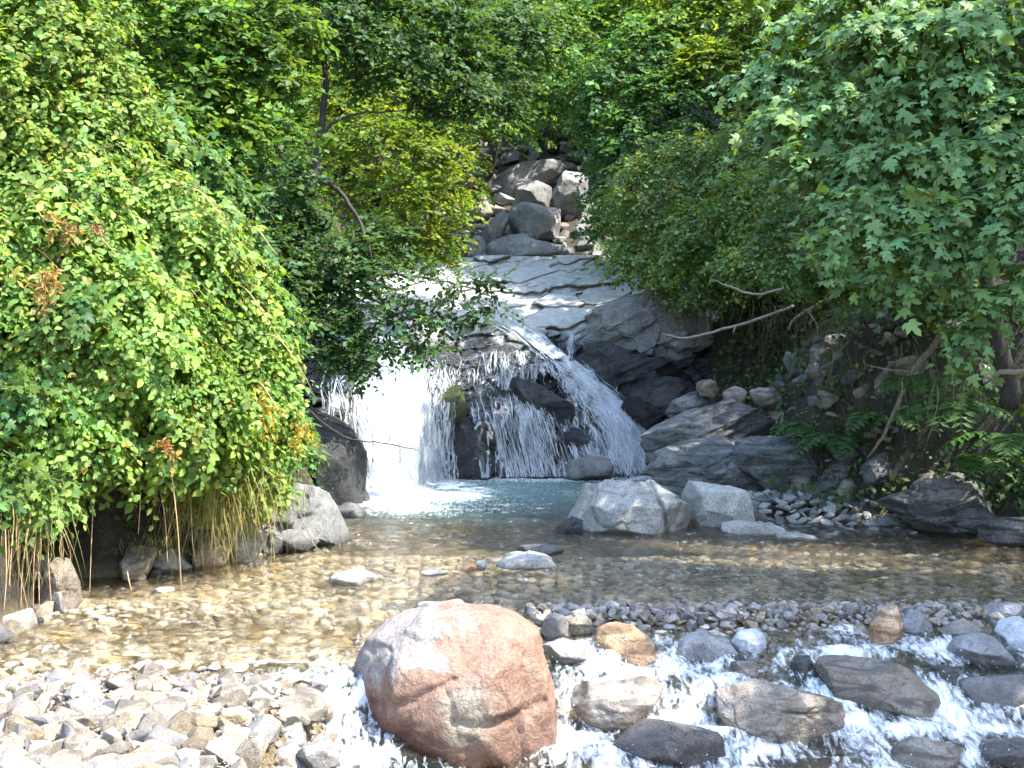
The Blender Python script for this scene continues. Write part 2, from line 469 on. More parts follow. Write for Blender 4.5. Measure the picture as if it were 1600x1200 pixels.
fx = np.linspace(-5.4, 5.0, 320); fz = np.concatenate([np.linspace(-1.2, 2.4, 150)[:-1], np.linspace(2.4, 4.75, 150)])
FX, FZ = np.meshgrid(fx, fz)
FY = face_y(FX, FZ).reshape(FX.shape)
fi = np.arange(FX.size).reshape(FX.shape)
ff = np.stack([fi[:-1, :-1], fi[:-1, 1:], fi[1:, 1:], fi[1:, :-1]], -1).reshape(-1, 4)
def face_material():
    m, nt, out = newmat('waterfall_rock'); B = NB(nt)
    pos = B.geo()
    sp = B.n("ShaderNodeSeparateXYZ"); B.l(pos, sp.inputs[0])
    big = B.noise(pos, 1.6, 5, 0.6, 0.6); mid = B.noise(pos, 6, 6, 0.65); fine = B.noise(pos, 30, 5, 0.7)
    lay = B.noise(B.mapping(pos, (0.8, 0.8, 4.5), (0.3, 0.35, 0)), 3.5, 5, 0.6, 0.6)
    dry = B.mix(B.rng(mid, 0.4, 0.62), (0.42, 0.43, 0.39), (0.55, 0.55, 0.51))
    dry = B.mix(B.math('MULTIPLY', B.rng(lay, 0.52, 0.66), .6), dry, (0.27, 0.28, 0.25))
    wet = B.mix(B.rng(mid, 0.4, 0.65), (0.014, 0.016, 0.018), (0.045, 0.048, 0.05))
    wz = B.rng(B.math('ADD', sp.outputs[2], B.math('MULTIPLY', B.math('SUBTRACT', big, 0.5), 1.3)), 2.45, 2.95, 1, 0)
    c = B.mix(wz, dry, wet)
    p = B.n("ShaderNodeBsdfPrincipled"); B.l(c, p.inputs['Base Color'])
    B.l(B.rng(wz, 0, 1, 0.7, 0.25), p.inputs['Roughness'])
    h = B.math('ADD', B.math('ADD', mid, B.math('MULTIPLY', fine, 0.4)), B.math('MULTIPLY', lay, 0.35))
    B.l(B.bump(h, 0.9, 0.06), p.inputs['Normal'])
    B.l(p.outputs[0], out.inputs[0])
    return m
rock_face = tag(link('rock_face', raw_mesh('rock_face', np.stack([FX, FY, FZ], -1).reshape(-1, 3), ff, True), face_material()), kind='structure')

# ------------------------------------------------------------------ water
_WY, _WZ = zip(*[(0, -0.75), (7, -0.56), (8.4, -0.5), (9.0, -0.42), (9.6, -0.2), (10.2, -0.08), (11.0, 0.0), (40, 0)])
_VY, _VZ = zip(*[(0, -0.75), (7, -0.58), (8.1, -0.5), (8.5, -0.27), (8.85, -0.04), (9.2, 0), (40, 0)])
def water_z(X, Y):
    a = np.interp(Y, _WY, _WZ); b = np.interp(Y, _VY, _VZ)
    t = sstep(-0.2, -0.8, np.asarray(X, float))
    return a * (1 - t) + b * t

def d_water(px, py):
    """distance at which the sight line through a photo pixel meets the water"""
    ds = np.linspace(5, 40, 2400)
    pz = CAM_H - (py - HOR) / FPX * ds
    w = water_z((px - 800) / FPX * ds, ds)
    k = np.argmax(pz <= w)
    return float(ds[k]) if pz[k] <= w[k] else 24.0

def px_of(X, Y, Z):
    return 800 + X / Y * FPX, HOR - (Z - CAM_H) / Y * FPX

# foam patches in the photo: (px, py, rx, ry, strength)
FOAM = [(900, 1165, 60, 30, 1.0), (960, 1185, 90, 14, .8), (1060, 1128, 60, 14, 1.0), (1130, 1150, 50, 22, .9), (1090, 1095, 60, 26, .7), (1010, 1100, 50, 25, .6), (930, 1120, 26, 40, .75),
        (1180, 1175, 90, 16, .75), (1330, 1140, 60, 18, 1.0), (1430, 1150, 90, 16, 1.0), (1540, 1140, 80, 14, .85), (1300, 1100, 28, 40, .8), (1470, 1110, 50, 30, .85), (1530, 1120, 50, 20, .6),
        (1420, 1010, 60, 14, .7), (1470, 1020, 45, 20, .8), (1360, 1015, 40, 10, .7), (1270, 1085, 16, 40, .6), (1520, 1180, 20, 30, .8), (1590, 1145, 30, 20, .7), (1320, 985, 30, 15, .6),
        (560, 1190, 60, 25, .9), (545, 1120, 45, 50, .55), (520, 1080, 30, 20, .3), (610, 1180, 20, 30, .6), (880, 1080, 20, 40, .55), (1000, 1055, 120, 12, .25), (1240, 1010, 60, 14, .2)]
POOLFOAM = [(610, 772, 90, 22, 1.0), (700, 775, 60, 12, .5), (735, 770, 36, 9, .75), (640, 795, 80, 10, .6), (840, 747, 130, 6, .8), (1000, 745, 40, 6, .7), (700, 757, 40, 6, .8), (580, 760, 60, 16, 1.0), (740, 790, 90, 10, .3)]

def foam_at(X, Y, Z):
    px, py = px_of(X, Y, Z)
    f = np.zeros_like(X)
    for cx, cy, rx, ry, s in FOAM:
        f = np.maximum(f, s * np.exp(-(((px - cx) / rx) ** 2 + ((py - cy) / ry) ** 2) * 0.9))
    f = f * sstep(11.2, 10.6, Y)
    g = np.zeros_like(X)
    for cx, cy, rx, ry, s in POOLFOAM:
        g = np.maximum(g, s * np.exp(-(((px - cx) / rx) ** 2 + ((py - cy) / ry) ** 2) * 0.9))
    return np.maximum(f * .88, g * sstep(17, 18.5, Y))

# stones of the rapids: outline, thickness, stone kind, label
FS = [([(928, 985), (950, 975), (985, 978), (1012, 1000), (1034, 1032), (1000, 1038), (950, 1036), (932, 1020)], .40, 'orange', 'rusty orange slab tilted at the head of the rapids', dict(strata=0.05)),
      ([(848, 1010), (880, 998), (915, 1004), (938, 1030), (938, 1050), (880, 1052), (852, 1040)], .4, 'slate', 'pale wet stone between the reddish boulder and the orange slab', {}),
      ([(1054, 1020), (1075, 998), (1110, 992), (1150, 1002), (1152, 1020), (1130, 1040), (1065, 1036)], .45, 'slate', 'slate grey angular stone at the head of the rapids', dict(cuts=12)),
      ([(1144, 1005), (1156, 988), (1185, 984), (1201, 998), (1200, 1018), (1180, 1030), (1152, 1028)], .32, 'whitish', 'bluish white rounded stone leaning on the slate grey stone', {}),
      ([(890, 1080), (930, 1062), (1000, 1056), (1042, 1076), (1040, 1100), (1000, 1120), (985, 1150), (950, 1152), (905, 1120)], .6, 'brown', 'flat brown rock with water sheeting over its top', {}),
      ([(960, 1170), (990, 1140), (1040, 1130), (1100, 1140), (1135, 1170), (1120, 1200), (1040, 1206), (975, 1196)], .5, 'slate', 'low arched grey rock washed by white water at the bottom', {}),
      ([(1118, 1110), (1130, 1082), (1165, 1062), (1225, 1064), (1262, 1084), (1300, 1120), (1316, 1155), (1270, 1165), (1180, 1172), (1135, 1150)], .75, 'brown', 'large dark angular rock in the middle of the rapids', dict(cuts=14, noise=.1, level=6)),
      ([(1285, 1060), (1310, 1038), (1370, 1034), (1430, 1062), (1470, 1092), (1462, 1112), (1420, 1136), (1370, 1136), (1310, 1100)], .8, 'brown', 'broad brown rock with thin water running over it', dict(noise=.09)),
      ([(1357, 1006), (1365, 975), (1382, 950), (1400, 950), (1413, 970), (1412, 998), (1395, 1010)], .3, 'orange', 'upright reddish brown stone at the far right of the rapids', dict(cuts=12, strata=.04)),
      ([(1408, 968), (1425, 954), (1455, 960), (1458, 980), (1440, 994), (1412, 992)], .3, 'slate', 'small grey block right of the upright reddish stone', {}),
      ([(1488, 1020), (1498, 1000), (1530, 992), (1568, 998), (1590, 1024), (1580, 1046), (1520, 1052), (1495, 1040)], .5, 'slate', 'dark grey block near the right margin', dict(cuts=12)),
      ([(1562, 990), (1572, 972), (1600, 968), (1640, 980), (1640, 1020), (1600, 1030), (1575, 1018)], .45, 'whitish', 'smooth bluish white stone at the right margin above the dark block', {}),
      ([(1492, 1085), (1510, 1064), (1560, 1054), (1640, 1058), (1650, 1100), (1590, 1118), (1530, 1108), (1500, 1098)], .7, 'slate', 'long dark rock with a pale top at the right margin', {}),
      ([(1392, 1195), (1400, 1168), (1430, 1158), (1500, 1162), (1518, 1180), (1510, 1206), (1400, 1212)], .5, 'brown', 'brown flat topped rock at the bottom edge', {}),
      ([(1530, 1195), (1545, 1168), (1600, 1160), (1650, 1170), (1650, 1210), (1540, 1212)], .5, 'slate', 'dark rock in the bottom right corner', dict(cuts=12)),
      ([(1236, 1045), (1246, 1028), (1268, 1028), (1278, 1048), (1270, 1068), (1246, 1066)], .3, 'grey_wet', 'round grey stone under running water above the broad brown rock', {}),
      ([(1140, 1060), (1150, 1036), (1172, 1032), (1186, 1050), (1180, 1070), (1155, 1072)], .3, 'brown', 'small brown stone behind the large dark angular rock', {}),
      ([(1468, 985), (1490, 970), (1530, 975), (1540, 995), (1510, 1004), (1480, 1000)], .3, 'rubble_grey', 'pale mottled stone above the dark grey block', {}),
      ([(1535, 965), (1550, 945), (1590, 942), (1600, 962), (1580, 975), (1545, 975)], .3, 'slate', 'grey wedge stone at the upper right of the rapids', {}),
      ([(1455, 1050), (1470, 1040), (1492, 1044), (1500, 1062), (1480, 1070), (1460, 1066)], .25, 'grey_wet', 'small wet stone left of the long dark rock', {}),
      # left of the boulder
      ([(392, 1115), (402, 1096), (440, 1082), (490, 1082), (510, 1098), (506, 1124), (470, 1138), (410, 1138)], .45, 'brown', 'large reddish brown stone on the gravel bank edge', dict(cuts=10)),
      ([(408, 1160), (425, 1138), (460, 1136), (480, 1150), (472, 1180), (430, 1186)], .4, 'slate', 'grey angular stone below the large reddish brown stone', dict(cuts=12)),
      ([(400, 1200), (412, 1170), (450, 1168), (490, 1200), (480, 1225), (420, 1225)], .4, 'slate', 'dark grey stone at the bottom edge beside the left chute', dict(cuts=12)),
      ([(462, 1180), (478, 1158), (510, 1156), (528, 1180), (520, 1205), (480, 1208)], .35, 'slate', 'grey stone at the bottom of the left chute', {}),
      ([(470, 1076), (480, 1058), (505, 1056), (512, 1070), (500, 1082)], .22, 'slate', 'small grey stone at the top of the left chute', {}),
      ([(512, 1058), (525, 1044), (550, 1046), (556, 1062), (540, 1072), (518, 1070)], .22, 'slate', 'dark stone touching the left side of the reddish boulder', {}),
      ([(845, 975), (858, 958), (882, 962), (900, 985), (880, 1000), (852, 998)], .3, 'rubble_grey', 'pale stone right of the reddish boulder crown', {}),
      ([(880, 968), (905, 960), (928, 972), (925, 995), (890, 996)], .28, 'rubble', 'yellowish stone between the boulder crown and the orange slab', {})]

def rock_feet():
    out = []
    for ol, dep, *_ in FS:
        o = np.array(ol)
        cx_, fy_ = (o[:, 0].min() + o[:, 0].max()) / 2, min(o[:, 1].max(), 1230)
        d = d_water(cx_, fy_) + dep * 0.42
        out.append(((cx_ - 800) / FPX * d, d, (o[:, 0].max() - o[:, 0].min()) / FPX * d / 2, dep / 2))
    return out
FEET = rock_feet()
wx = np.linspace(-6.2, 8.0, 420); wy = np.concatenate([np.linspace(5.0, 12.0, 300)[:-1], np.linspace(12.0, 25.2, 330)])
WX, WY = np.meshgrid(wx, wy)
WZ = water_z(WX, WY)
foam = foam_at(WX, WY, WZ)
rap = sstep(10.7, 9.9, WY) * np.where(WX > -0.6, 1, sstep(9.1, 8.8, WY))
ring = np.zeros_like(WX); bulge = np.zeros_like(WX)
for cx_, cy_, rx_, ry_ in FEET:          # white water breaks round each stone and trails downstream
    dy_ = (WY - cy_); st_ = np.where(dy_ < 0, 1.9, 1.15)
    q_ = np.sqrt(((WX - cx_) / (rx_ + .10)) ** 2 + (dy_ / (ry_ * st_ + .10)) ** 2)
    bulge = np.maximum(bulge, np.exp(-((q_ - 1.0) / .35) ** 2) * np.where(dy_ > 0, .05, .02) * sstep(10.6, 10.2, WY))
    ring = np.maximum(ring, np.exp(-((q_ - 1.0) / .22) ** 2) * np.where(dy_ < 0, .85, .5))
flow = fbm(np.stack([WX.ravel() * 3.2, WY.ravel() * 1.1, np.zeros(WX.size)], 1), 4, 301).reshape(WX.shape)
foam = np.maximum(foam, rap * np.clip(0.05 + 0.68 * flow + 0.48 * ring * (WY < 10.4), 0, 1))
pw = np.stack([WX.ravel(), WY.ravel(), np.zeros(WX.size)], 1)
rough_w = (0.010 + 0.02 * np.exp(-((WY - 22) / 3.5) ** 2) + 0.055 * sstep(11.0, 10.2, WY)).ravel()
turb = fbm(pw * np.array((1.8, 4.5, 1)), 4, 71) * rough_w + foam.ravel() * fbm(pw * 6.0, 3, 83, 0.6) * 0.05
WZ2 = WZ + turb.reshape(WZ.shape) + foam * 0.02 + bulge
milk = np.exp(-(((WX + 0.6) / 3.0) ** 2 + ((WY - 22.2) / 3.6) ** 2)) * sstep(14.8, 18.3, WY) * 0.72 + 0.18 * foam * (WY < 11)
wi = np.arange(WX.size).reshape(WX.shape)
wf = np.stack([wi[:-1, :-1], wi[:-1, 1:], wi[1:, 1:], wi[1:, :-1]], -1).reshape(-1, 4)

def water_material():
    m, nt, out = newmat('stream_water'); B = NB(nt)
    pos = B.geo()
    w1 = B.noise(B.mapping(pos, (2.2, 6.5, 1)), 2.4, 3, 0.55, 0.4)
    w2 = B.noise(B.mapping(pos, (5, 14, 1)), 3.0, 3, 0.6)
    nb = B.bump(B.math('ADD', w1, B.math('MULTIPLY', w2, 0.45)), 0.8, 0.06)
    fr = B.n("ShaderNodeFresnel"); fr.inputs[0].default_value = 1.33; B.l(nb, fr.inputs['Normal'])
    tr = B.n("ShaderNodeBsdfTransparent"); tr.inputs[0].default_value = (0.97, 0.95, 0.86, 1)
    rf = B.n('ShaderNodeBsdfRefraction'); rf.inputs['Color'].default_value = (0.97, 0.95, 0.86, 1); rf.inputs['IOR'].default_value = 1.2; rf.inputs['Roughness'].default_value = 0.0; B.l(nb, rf.inputs['Normal'])
    gl = B.n("ShaderNodeBsdfGlossy"); gl.inputs['Roughness'].default_value = 0.05; B.l(nb, gl.inputs['Normal'])
    df = B.n("ShaderNodeBsdfDiffuse"); df.inputs[0].default_value = (0.17, 0.285, 0.27, 1)
    body = B.mixs(B.math('MULTIPLY', B.attr('milk'), 1.0), B.mixs(0.5, tr.outputs[0], rf.outputs[0]), df.outputs[0])
    s = B.mixs(B.math('MULTIPLY', fr.outputs[0], 0.85), body, gl.outputs[0])
    fz1 = B.noise(B.mapping(pos, (15, 5.0, 10)), 1.4, 4, 0.58, 0.9)
    fz2 = B.noise(pos, 3.0, 4, 0.6, 0.5)
    thr = B.math('SUBTRACT', 1.0, B.attr('foam'))
    fn = B.math('ADD', B.math('MULTIPLY', fz1, 0.7), B.math('MULTIPLY', fz2, 0.3))
    fn = B.rng(fn, 0.32, 0.68)
    mask = B.rng(B.math('SUBTRACT', fn, thr), -0.32, 0.42)
    white = B.n("ShaderNodeBsdfPrincipled"); white.inputs['Base Color'].default_value = (0.82, 0.84, 0.85, 1); white.inputs['Roughness'].default_value = 0.5
    B.l(B.bump(fz1, 0.8, 0.03), white.inputs['Normal'])
    B.l(B.mixs(B.math('MULTIPLY', mask, 0.92), s, white.outputs[0]), out.inputs[0])
    return m
stream = tag(link('stream_water', raw_mesh('stream_water', np.stack([WX, WY, WZ2], -1).reshape(-1, 3), wf, True,
        {'foam': ('FLOAT', foam.ravel()), 'milk': ('FLOAT', milk.ravel())}), water_material()), kind='structure')

def rapids_strands():
    n = 16000
    x = RNG.uniform(-1.5, 4.6, n); y = RNG.uniform(7.6, 10.6, n)
    ix = np.clip(np.searchsorted(wx, x), 0, len(wx) - 1); iy = np.clip(np.searchsorted(wy, y), 0, len(wy) - 1)
    slope = (water_z(x, y + .1) - water_z(x, y - .1)) / .2
    keep = RNG.random(n) < np.clip(foam[iy, ix] - .25, 0, 1) * (.01 + .35 * np.clip(slope, 0, 1))
    x, y = x[keep], y[keep]; n = len(x); K = 6
    L = RNG.uniform(.04, .28, n)
    yy = y[:, None] - L[:, None] * np.linspace(0, 1, K)[None]
    xx = x[:, None] + np.cumsum(RNG.normal(0, .012, (n, K)), 1) + np.outer(RNG.normal(0, .12, n) * L, np.linspace(0, 1, K))
    ix = np.clip(np.searchsorted(wx, xx.ravel()), 0, len(wx) - 1); iy = np.clip(np.searchsorted(wy, yy.ravel()), 0, len(wy) - 1)
    zz = WZ2[iy, ix].reshape(xx.shape) + .003 + RNG.random((n, 1)) * .015
    c = np.stack([xx, yy, zz], -1)
    w = (0.0018 + RNG.random((n, 1)) ** 2 * .005) * np.array([.2, .8, 1, 1, .7, .15])[None]
    sd = np.array((1.0, .15, .1))
    V = np.stack([c - sd * w[..., None], c + np.array((0, 0, .7)) * w[..., None], c + sd * w[..., None]], 2).reshape(-1, 3)
    b = (np.arange(n) * K * 3)[:, None, None]; kk = np.arange(K - 1)[None, :, None] * 3
    F = []
    for s_ in (0, 1):
        q = b + kk + s_
        F += [np.concatenate([q, q + 1, q + 4], 2).reshape(-1, 3), np.concatenate([q, q + 4, q + 3], 2).reshape(-1, 3)]
    F = np.concatenate(F)
    # splashed drops round the stones
    dv = []
    for cx_, cy_, rx_, ry_ in FEET:
        if cx_ < -1.4 or cy_ > 10.4: continue
        m = 34
        a = RNG.uniform(math.pi, 2 * math.pi, m)
        x = cx_ + np.cos(a) * (rx_ + RNG.uniform(-.02, .10, m)); y = cy_ + np.sin(a) * (ry_ + RNG.uniform(-.02, .16, m))
        dv.append(np.stack([x, y, water_z(x, y) + .02 + RNG.random(m) ** 2 * .16], 1))
    dv = np.concatenate(dv); m = len(dv)
    oc = np.array([(1, 0, 0), (-1, 0, 0), (0, 1, 0), (0, -1, 0), (0, 0, 1.3), (0, 0, -1.3)])
    of = np.array([(0, 2, 4), (2, 1, 4), (1, 3, 4), (3, 0, 4), (2, 0, 5), (1, 2, 5), (3, 1, 5), (0, 3, 5)])
    r_ = 0.002 + RNG.random(m) ** 3 * .006
    F = np.concatenate([F, (np.arange(m)[:, None, None] * 6 + of[None]).reshape(-1, 3) + len(V)])
    V = np.concatenate([V, (dv[:, None] + oc[None] * r_[:, None, None]).reshape(-1, 3)])
    return V, F

# falling water: sheets and strands
def spray_material():
    m, nt, out = newmat('falling_water'); B = NB(nt)
    p = B.n("ShaderNodeBsdfPrincipled"); cc = B.attr('col', 'Color'); B.l(cc, p.inputs['Base Color']); p.inputs['Roughness'].default_value = 0.35
    t = B.n("ShaderNodeBsdfTranslucent"); B.l(cc, t.inputs[0])
    tr = B.n("ShaderNodeBsdfTransparent")
    s = B.mixs(0.35, p.outputs[0], t.outputs[0])
    B.l(B.mixs(0.45, s, tr.outputs[0]), out.inputs[0])
    return m
def sheet_material():
    m, nt, out = newmat('water_sheet'); B = NB(nt)
    pos = B.geo()
    n1 = B.noise(B.mapping(pos, (18, 4, 3.0)), 1.0, 6, 0.70, 1.2)
    n2 = B.noise(pos, 2.5, 3, 0.6)
    a = B.attr('foam')
    mask = B.rng(B.math('SUBTRACT', B.rng(B.math('ADD', B.math('MULTIPLY', n1, 0.7), B.math('MULTIPLY', n2, 0.3)), 0.34, 0.66), B.math('SUBTRACT', 1.0, a)), -0.18, 0.30)
    p = B.n("ShaderNodeBsdfPrincipled"); p.inputs['Base Color'].default_value = (0.46, 0.55, 0.60, 1); p.inputs['Roughness'].default_value = 0.4
    B.l(B.bump(n1, 0.9, 0.05), p.inputs['Normal'])
    tr = B.n("ShaderNodeBsdfTransparent"); gl = B.n("ShaderNodeBsdfGlossy"); gl.inputs['Roughness'].default_value = 0.15
    clear = B.mixs(0.10, tr.outputs[0], gl.outputs[0])
    B.l(B.mixs(B.math('MULTIPLY', mask, 0.93), clear, p.outputs[0]), out.inputs[0])
    return m
M['spray'] = spray_material(); M['sheet'] = sheet_material()

def face_hit(px, py):
    """world point of the rock face seen at a photo position"""
    px = np.asarray(px, float); py = np.asarray(py, float)
    d = np.full(px.shape, 24.8)
    for _ in range(14):
        X = (px - 800) / FPX * d; Z = CAM_H - (py - HOR) / FPX * d
        d = 0.5 * d + 0.5 * face_y(X, np.clip(Z, -1.2, 4.7), False).reshape(d.shape)
    return d

def poly_at(poly, u):
    poly = np.asarray(poly, float)
    t = np.linspace(0, 1, len(poly))
    return np.stack([np.interp(u, t, poly[:, 0]), np.interp(u, t, poly[:, 1])], -1)

# rows of (px, py) from the lip of each fall to its foot; bulge off the rock; density, foam
rv, rf_ = rapids_strands()
o_ = link('white_water', raw_mesh('white_water', rv, rf_, True, {'col': ('FLOAT_COLOR', np.tile((.8, .83, .84, 1), (len(rv), 1)))}), M['spray'], stream); o_['kind'] = 'stuff'
FALLS = [  # rows, strands, sheet foam, offset
    ([[(522, 556), (610, 550), (700, 566)], [(512, 600), (605, 600), (700, 610)], [(520, 690), (610, 690), (700, 690)], [(530, 778), (615, 769), (706, 756)]], 2300, 0.62, 0.34),
    ([[(535, 520), (590, 508), (640, 520)], [(545, 556), (610, 552), (680, 566)]], 200, 0.55, 0.22),
    ([[(690, 562), (780, 545), (850, 550)], [(676, 590), (780, 580), (855, 585)], [(672, 615), (780, 610), (856, 611)]], 380, 0.16, 0.26),
    ([[(730, 612), (795, 611), (856, 612)], [(740, 660), (805, 655), (874, 665)], [(752, 746), (825, 746), (902, 744)]], 400, 0.16, 0.28),
    ([[(728, 488), (760, 484), (792, 490)], [(795, 520), (825, 516), (856, 525)], [(852, 562), (875, 560), (896, 566)]], 300, 0.50, 0.22),
    ([[(848, 560), (876, 558), (903, 560)], [(880, 610), (918, 606), (958, 610)], [(915, 664), (962, 655), (1012, 660)], [(950, 744), (1008, 740), (1064, 735)]], 1200, 0.46, 0.28),
    ([[(886, 520), (893, 520), (900, 522)], [(884, 560), (892, 560), (898, 562)]], 50, 0.55, 0.24),
    ([[(660, 620), (678, 620), (697, 622)], [(664, 690), (682, 690), (700, 690)], [(670, 752), (686, 752), (702, 752)]], 60, 0.12, 0.3),
    ([[(870, 650), (895, 640), (925, 650)], [(890, 700), (925, 700), (965, 690)], [(900, 740), (940, 740), (985, 742)]], 170, 0.16, 0.25),
]
CHAOS = [.45, .5, .08, .14, .35, .85, .1, .12, .25]
waterfall = empty('waterfall', (-1.2, 23.2, 0)); waterfall['kind'] = 'structure'
waterfall['label'] = 'white cascade tumbling over dark rock into the pool'
ss = Soup()
sheetV, sheetF, sheetA, sn = [], [], [], 0
for rows, ns, fo, off in FALLS:
    nu, nt_ = 40, 34
    U = np.linspace(0, 1, nu); T = np.linspace(0, 1, nt_)
    rp = np.stack([poly_at(r, U) for r in rows])          # rows x nu x 2
    tt = np.linspace(0, 1, len(rows))
    G = np.stack([np.stack([np.interp(T, tt, rp[:, k, j]) for k in range(nu)], 1) for j in (0, 1)], -1)   # nt x nu x 2
    D = face_hit(G[..., 0], G[..., 1]) - off - 0.06 * np.sin(T * math.pi)[:, None]
    pts = np.stack([(G[..., 0] - 800) / FPX * D, D, CAM_H - (G[..., 1] - HOR) / FPX * D], -1)
    pn = fbm(pts.reshape(-1, 3) * np.array((5, 2, 1.6)), 3, 91).reshape(D.shape)
    pts[..., 1] += pn * 0.20
    nl = fbm(np.stack([T * 3.1 + off * 40, np.full(nt_, 2.0 + len(sheetV)), np.zeros(nt_)], 1), 3, 7) * .5 + .5
    nr_ = fbm(np.stack([T * 3.1 + off * 60, np.full(nt_, 9.0 + len(sheetV)), np.zeros(nt_)], 1), 3, 8) * .5 + .5
    def edge_w(u, t):
        a_ = np.interp(t, T, nl) * .34; b_ = np.interp(t, T, nr_) * .34
        return sstep(a_ - .10, a_ + .14, u) * sstep(1 - b_ + .10, 1 - b_ - .14, u)
    A = fo * (0.05 + 0.95 * edge_w(U[None, :], T[:, None]))
    UU, TT = np.meshgrid(U, T)
    gt = fbm(np.stack([UU.ravel() * 6.5, TT.ravel() * 1.6, np.full(UU.size, off * 91.0)], 1), 3, 17).reshape(A.shape)
    A = np.clip(A + gt * .55, 0, 1) * (A > 0)
    A = A * (0.6 + 0.4 * sstep(0, 0.12, T))[:, None]
    ii = np.arange(nu * nt_).reshape(nt_, nu) + sn
    sheetV.append(pts.reshape(-1, 3)); sheetA.append(A.ravel()); sn += nu * nt_
    sheetF.append(np.stack([ii[:-1, :-1], ii[:-1, 1:], ii[1:, 1:], ii[1:, :-1]], -1).reshape(-1, 4))
    # strands
    ns = int(ns * 1.0)
    chaos = CHAOS[len(sheetV) - 1]
    ns = int(ns * 3.0)
    u0 = RNG.uniform(-.05, 1.05, ns); t0 = RNG.random(ns) * 0.9; ln = (0.08 + RNG.random(ns) ** 1.5 * (0.6 - .5 * chaos))
    gate = fbm(np.stack([u0 * 6.5, t0 * 1.6, np.full(ns, off * 91.0)], 1), 3, 17) * .5 + .5
    kp = RNG.random(ns) < np.clip((gate - .34 + .22 * fo) * 3.2, .04, 1) * (.12 + .88 * edge_w(u0, t0))
    u0, t0, ln = u0[kp], t0[kp], ln[kp]; ns = len(u0)
    ln = ln; t1 = np.minimum(t0 + ln, 1)
    K = 7
    ts = t0[:, None] + (t1 - t0)[:, None] * np.linspace(0, 1, K)[None]
    uu = np.clip(u0[:, None] + np.cumsum(RNG.normal(0, 0.005 + .016 * chaos, (ns, K)), 1) + RNG.normal(0, .10 * chaos, (ns, 1)) * np.linspace(0, 1, K)[None], -.06, 1.06)
    fu = uu * (nu - 1); ft = ts * (nt_ - 1)
    a = np.clip(fu.astype(int), 0, nu - 2); b = np.clip(ft.astype(int), 0, nt_ - 2)
    fa = (fu - a)[..., None]; fb = (ft - b)[..., None]
    c = (pts[b, a] * (1 - fa) * (1 - fb) + pts[b, a + 1] * fa * (1 - fb) + pts[b + 1, a] * (1 - fa) * fb + pts[b + 1, a + 1] * fa * fb)
    c[..., 1] -= 0.02 + RNG.random((ns, 1)) * 0.10
    tang = np.gradient(c, axis=1); tang /= np.linalg.norm(tang, axis=2)[..., None] + 1e-9
    side = np.cross(tang, np.array((0.25, -1.0, 0.2))); side /= np.linalg.norm(side, axis=2)[..., None] + 1e-9
    w = (0.0022 + RNG.random((ns, 1)) ** 3 * 0.010) * np.array([0.25, 0.8, 1, 1, 1, 0.8, 0.2])[None]
    jit = 1 + 0.6 * RNG.normal(0, 1, (ns, K)); w = w * np.clip(jit, 0.3, 2)
    L = c - side * w[..., None]; Rr = c + side * w[..., None]; Mi = c + np.array((0, -0.6, 0)) * w[..., None]
    vv = np.stack([L, Mi, Rr], 2).reshape(-1, 3)
    base = (np.arange(ns) * K * 3)[:, None, None]
    kk = np.arange(K - 1)[None, :, None] * 3
    quad = []
    for s_ in (0, 1):
        q = base + kk + s_
        quad.append(np.concatenate([q, q + 1, q + 4], 2).reshape(-1, 3)); quad.append(np.concatenate([q, q + 4, q + 3], 2).reshape(-1, 3))
    gr = np.repeat(RNG.uniform(.55, 1.0, ns), K * 3)[:, None]
    ss.add(vv, np.concatenate(quad), np.concatenate([gr * np.array((.80, .86, .89)), np.ones((len(vv), 1))], 1))
    # flying drops
    nd = ns // 6
    pk = pts.reshape(-1, 3)[RNG.integers(0, nu * nt_, nd)] + RNG.normal(0, 1, (nd, 3)) * np.array((0.05, 0.05, 0.06)) - np.array((0, 0.10, 0))
    r_ = 0.004 + RNG.random(nd) ** 3 * 0.014
    oc = np.array([(1, 0, 0), (-1, 0, 0), (0, 1, 0), (0, -1, 0), (0, 0, 1.6), (0, 0, -1.6)])
    of = np.array([(0, 2, 4), (2, 1, 4), (1, 3, 4), (3, 0, 4), (2, 0, 5), (1, 2, 5), (3, 1, 5), (0, 3, 5)])
    ss.add((pk[:, None] + oc[None] * r_[:, None, None]).reshape(-1, 3), (np.arange(nd)[:, None, None] * 6 + of[None]).reshape(-1, 3), (.82, .86, .88, 1))
wl = np.array(waterfall.location)
sh = link('water_sheet', raw_mesh('water_sheet', np.concatenate(sheetV) - wl, np.concatenate(sheetF), True, {'foam': ('FLOAT', np.concatenate(sheetA))}), M['sheet'], waterfall)
sh['kind'] = 'stuff'
st = ss.build('water_strands', M['spray'], waterfall); st['kind'] = 'stuff'

# ------------------------------------------------------------------ rocks
def ico(level):
    bm = bmesh.new(); bmesh.ops.create_icosphere(bm, subdivisions=level, radius=1)
    v = np.array([x.co[:] for x in bm.verts]); f = np.array([[a.index for a in x.verts] for x in bm.faces]); bm.free()
    return v, f
ICO = {k: ico(k) for k in (4, 5, 6)}

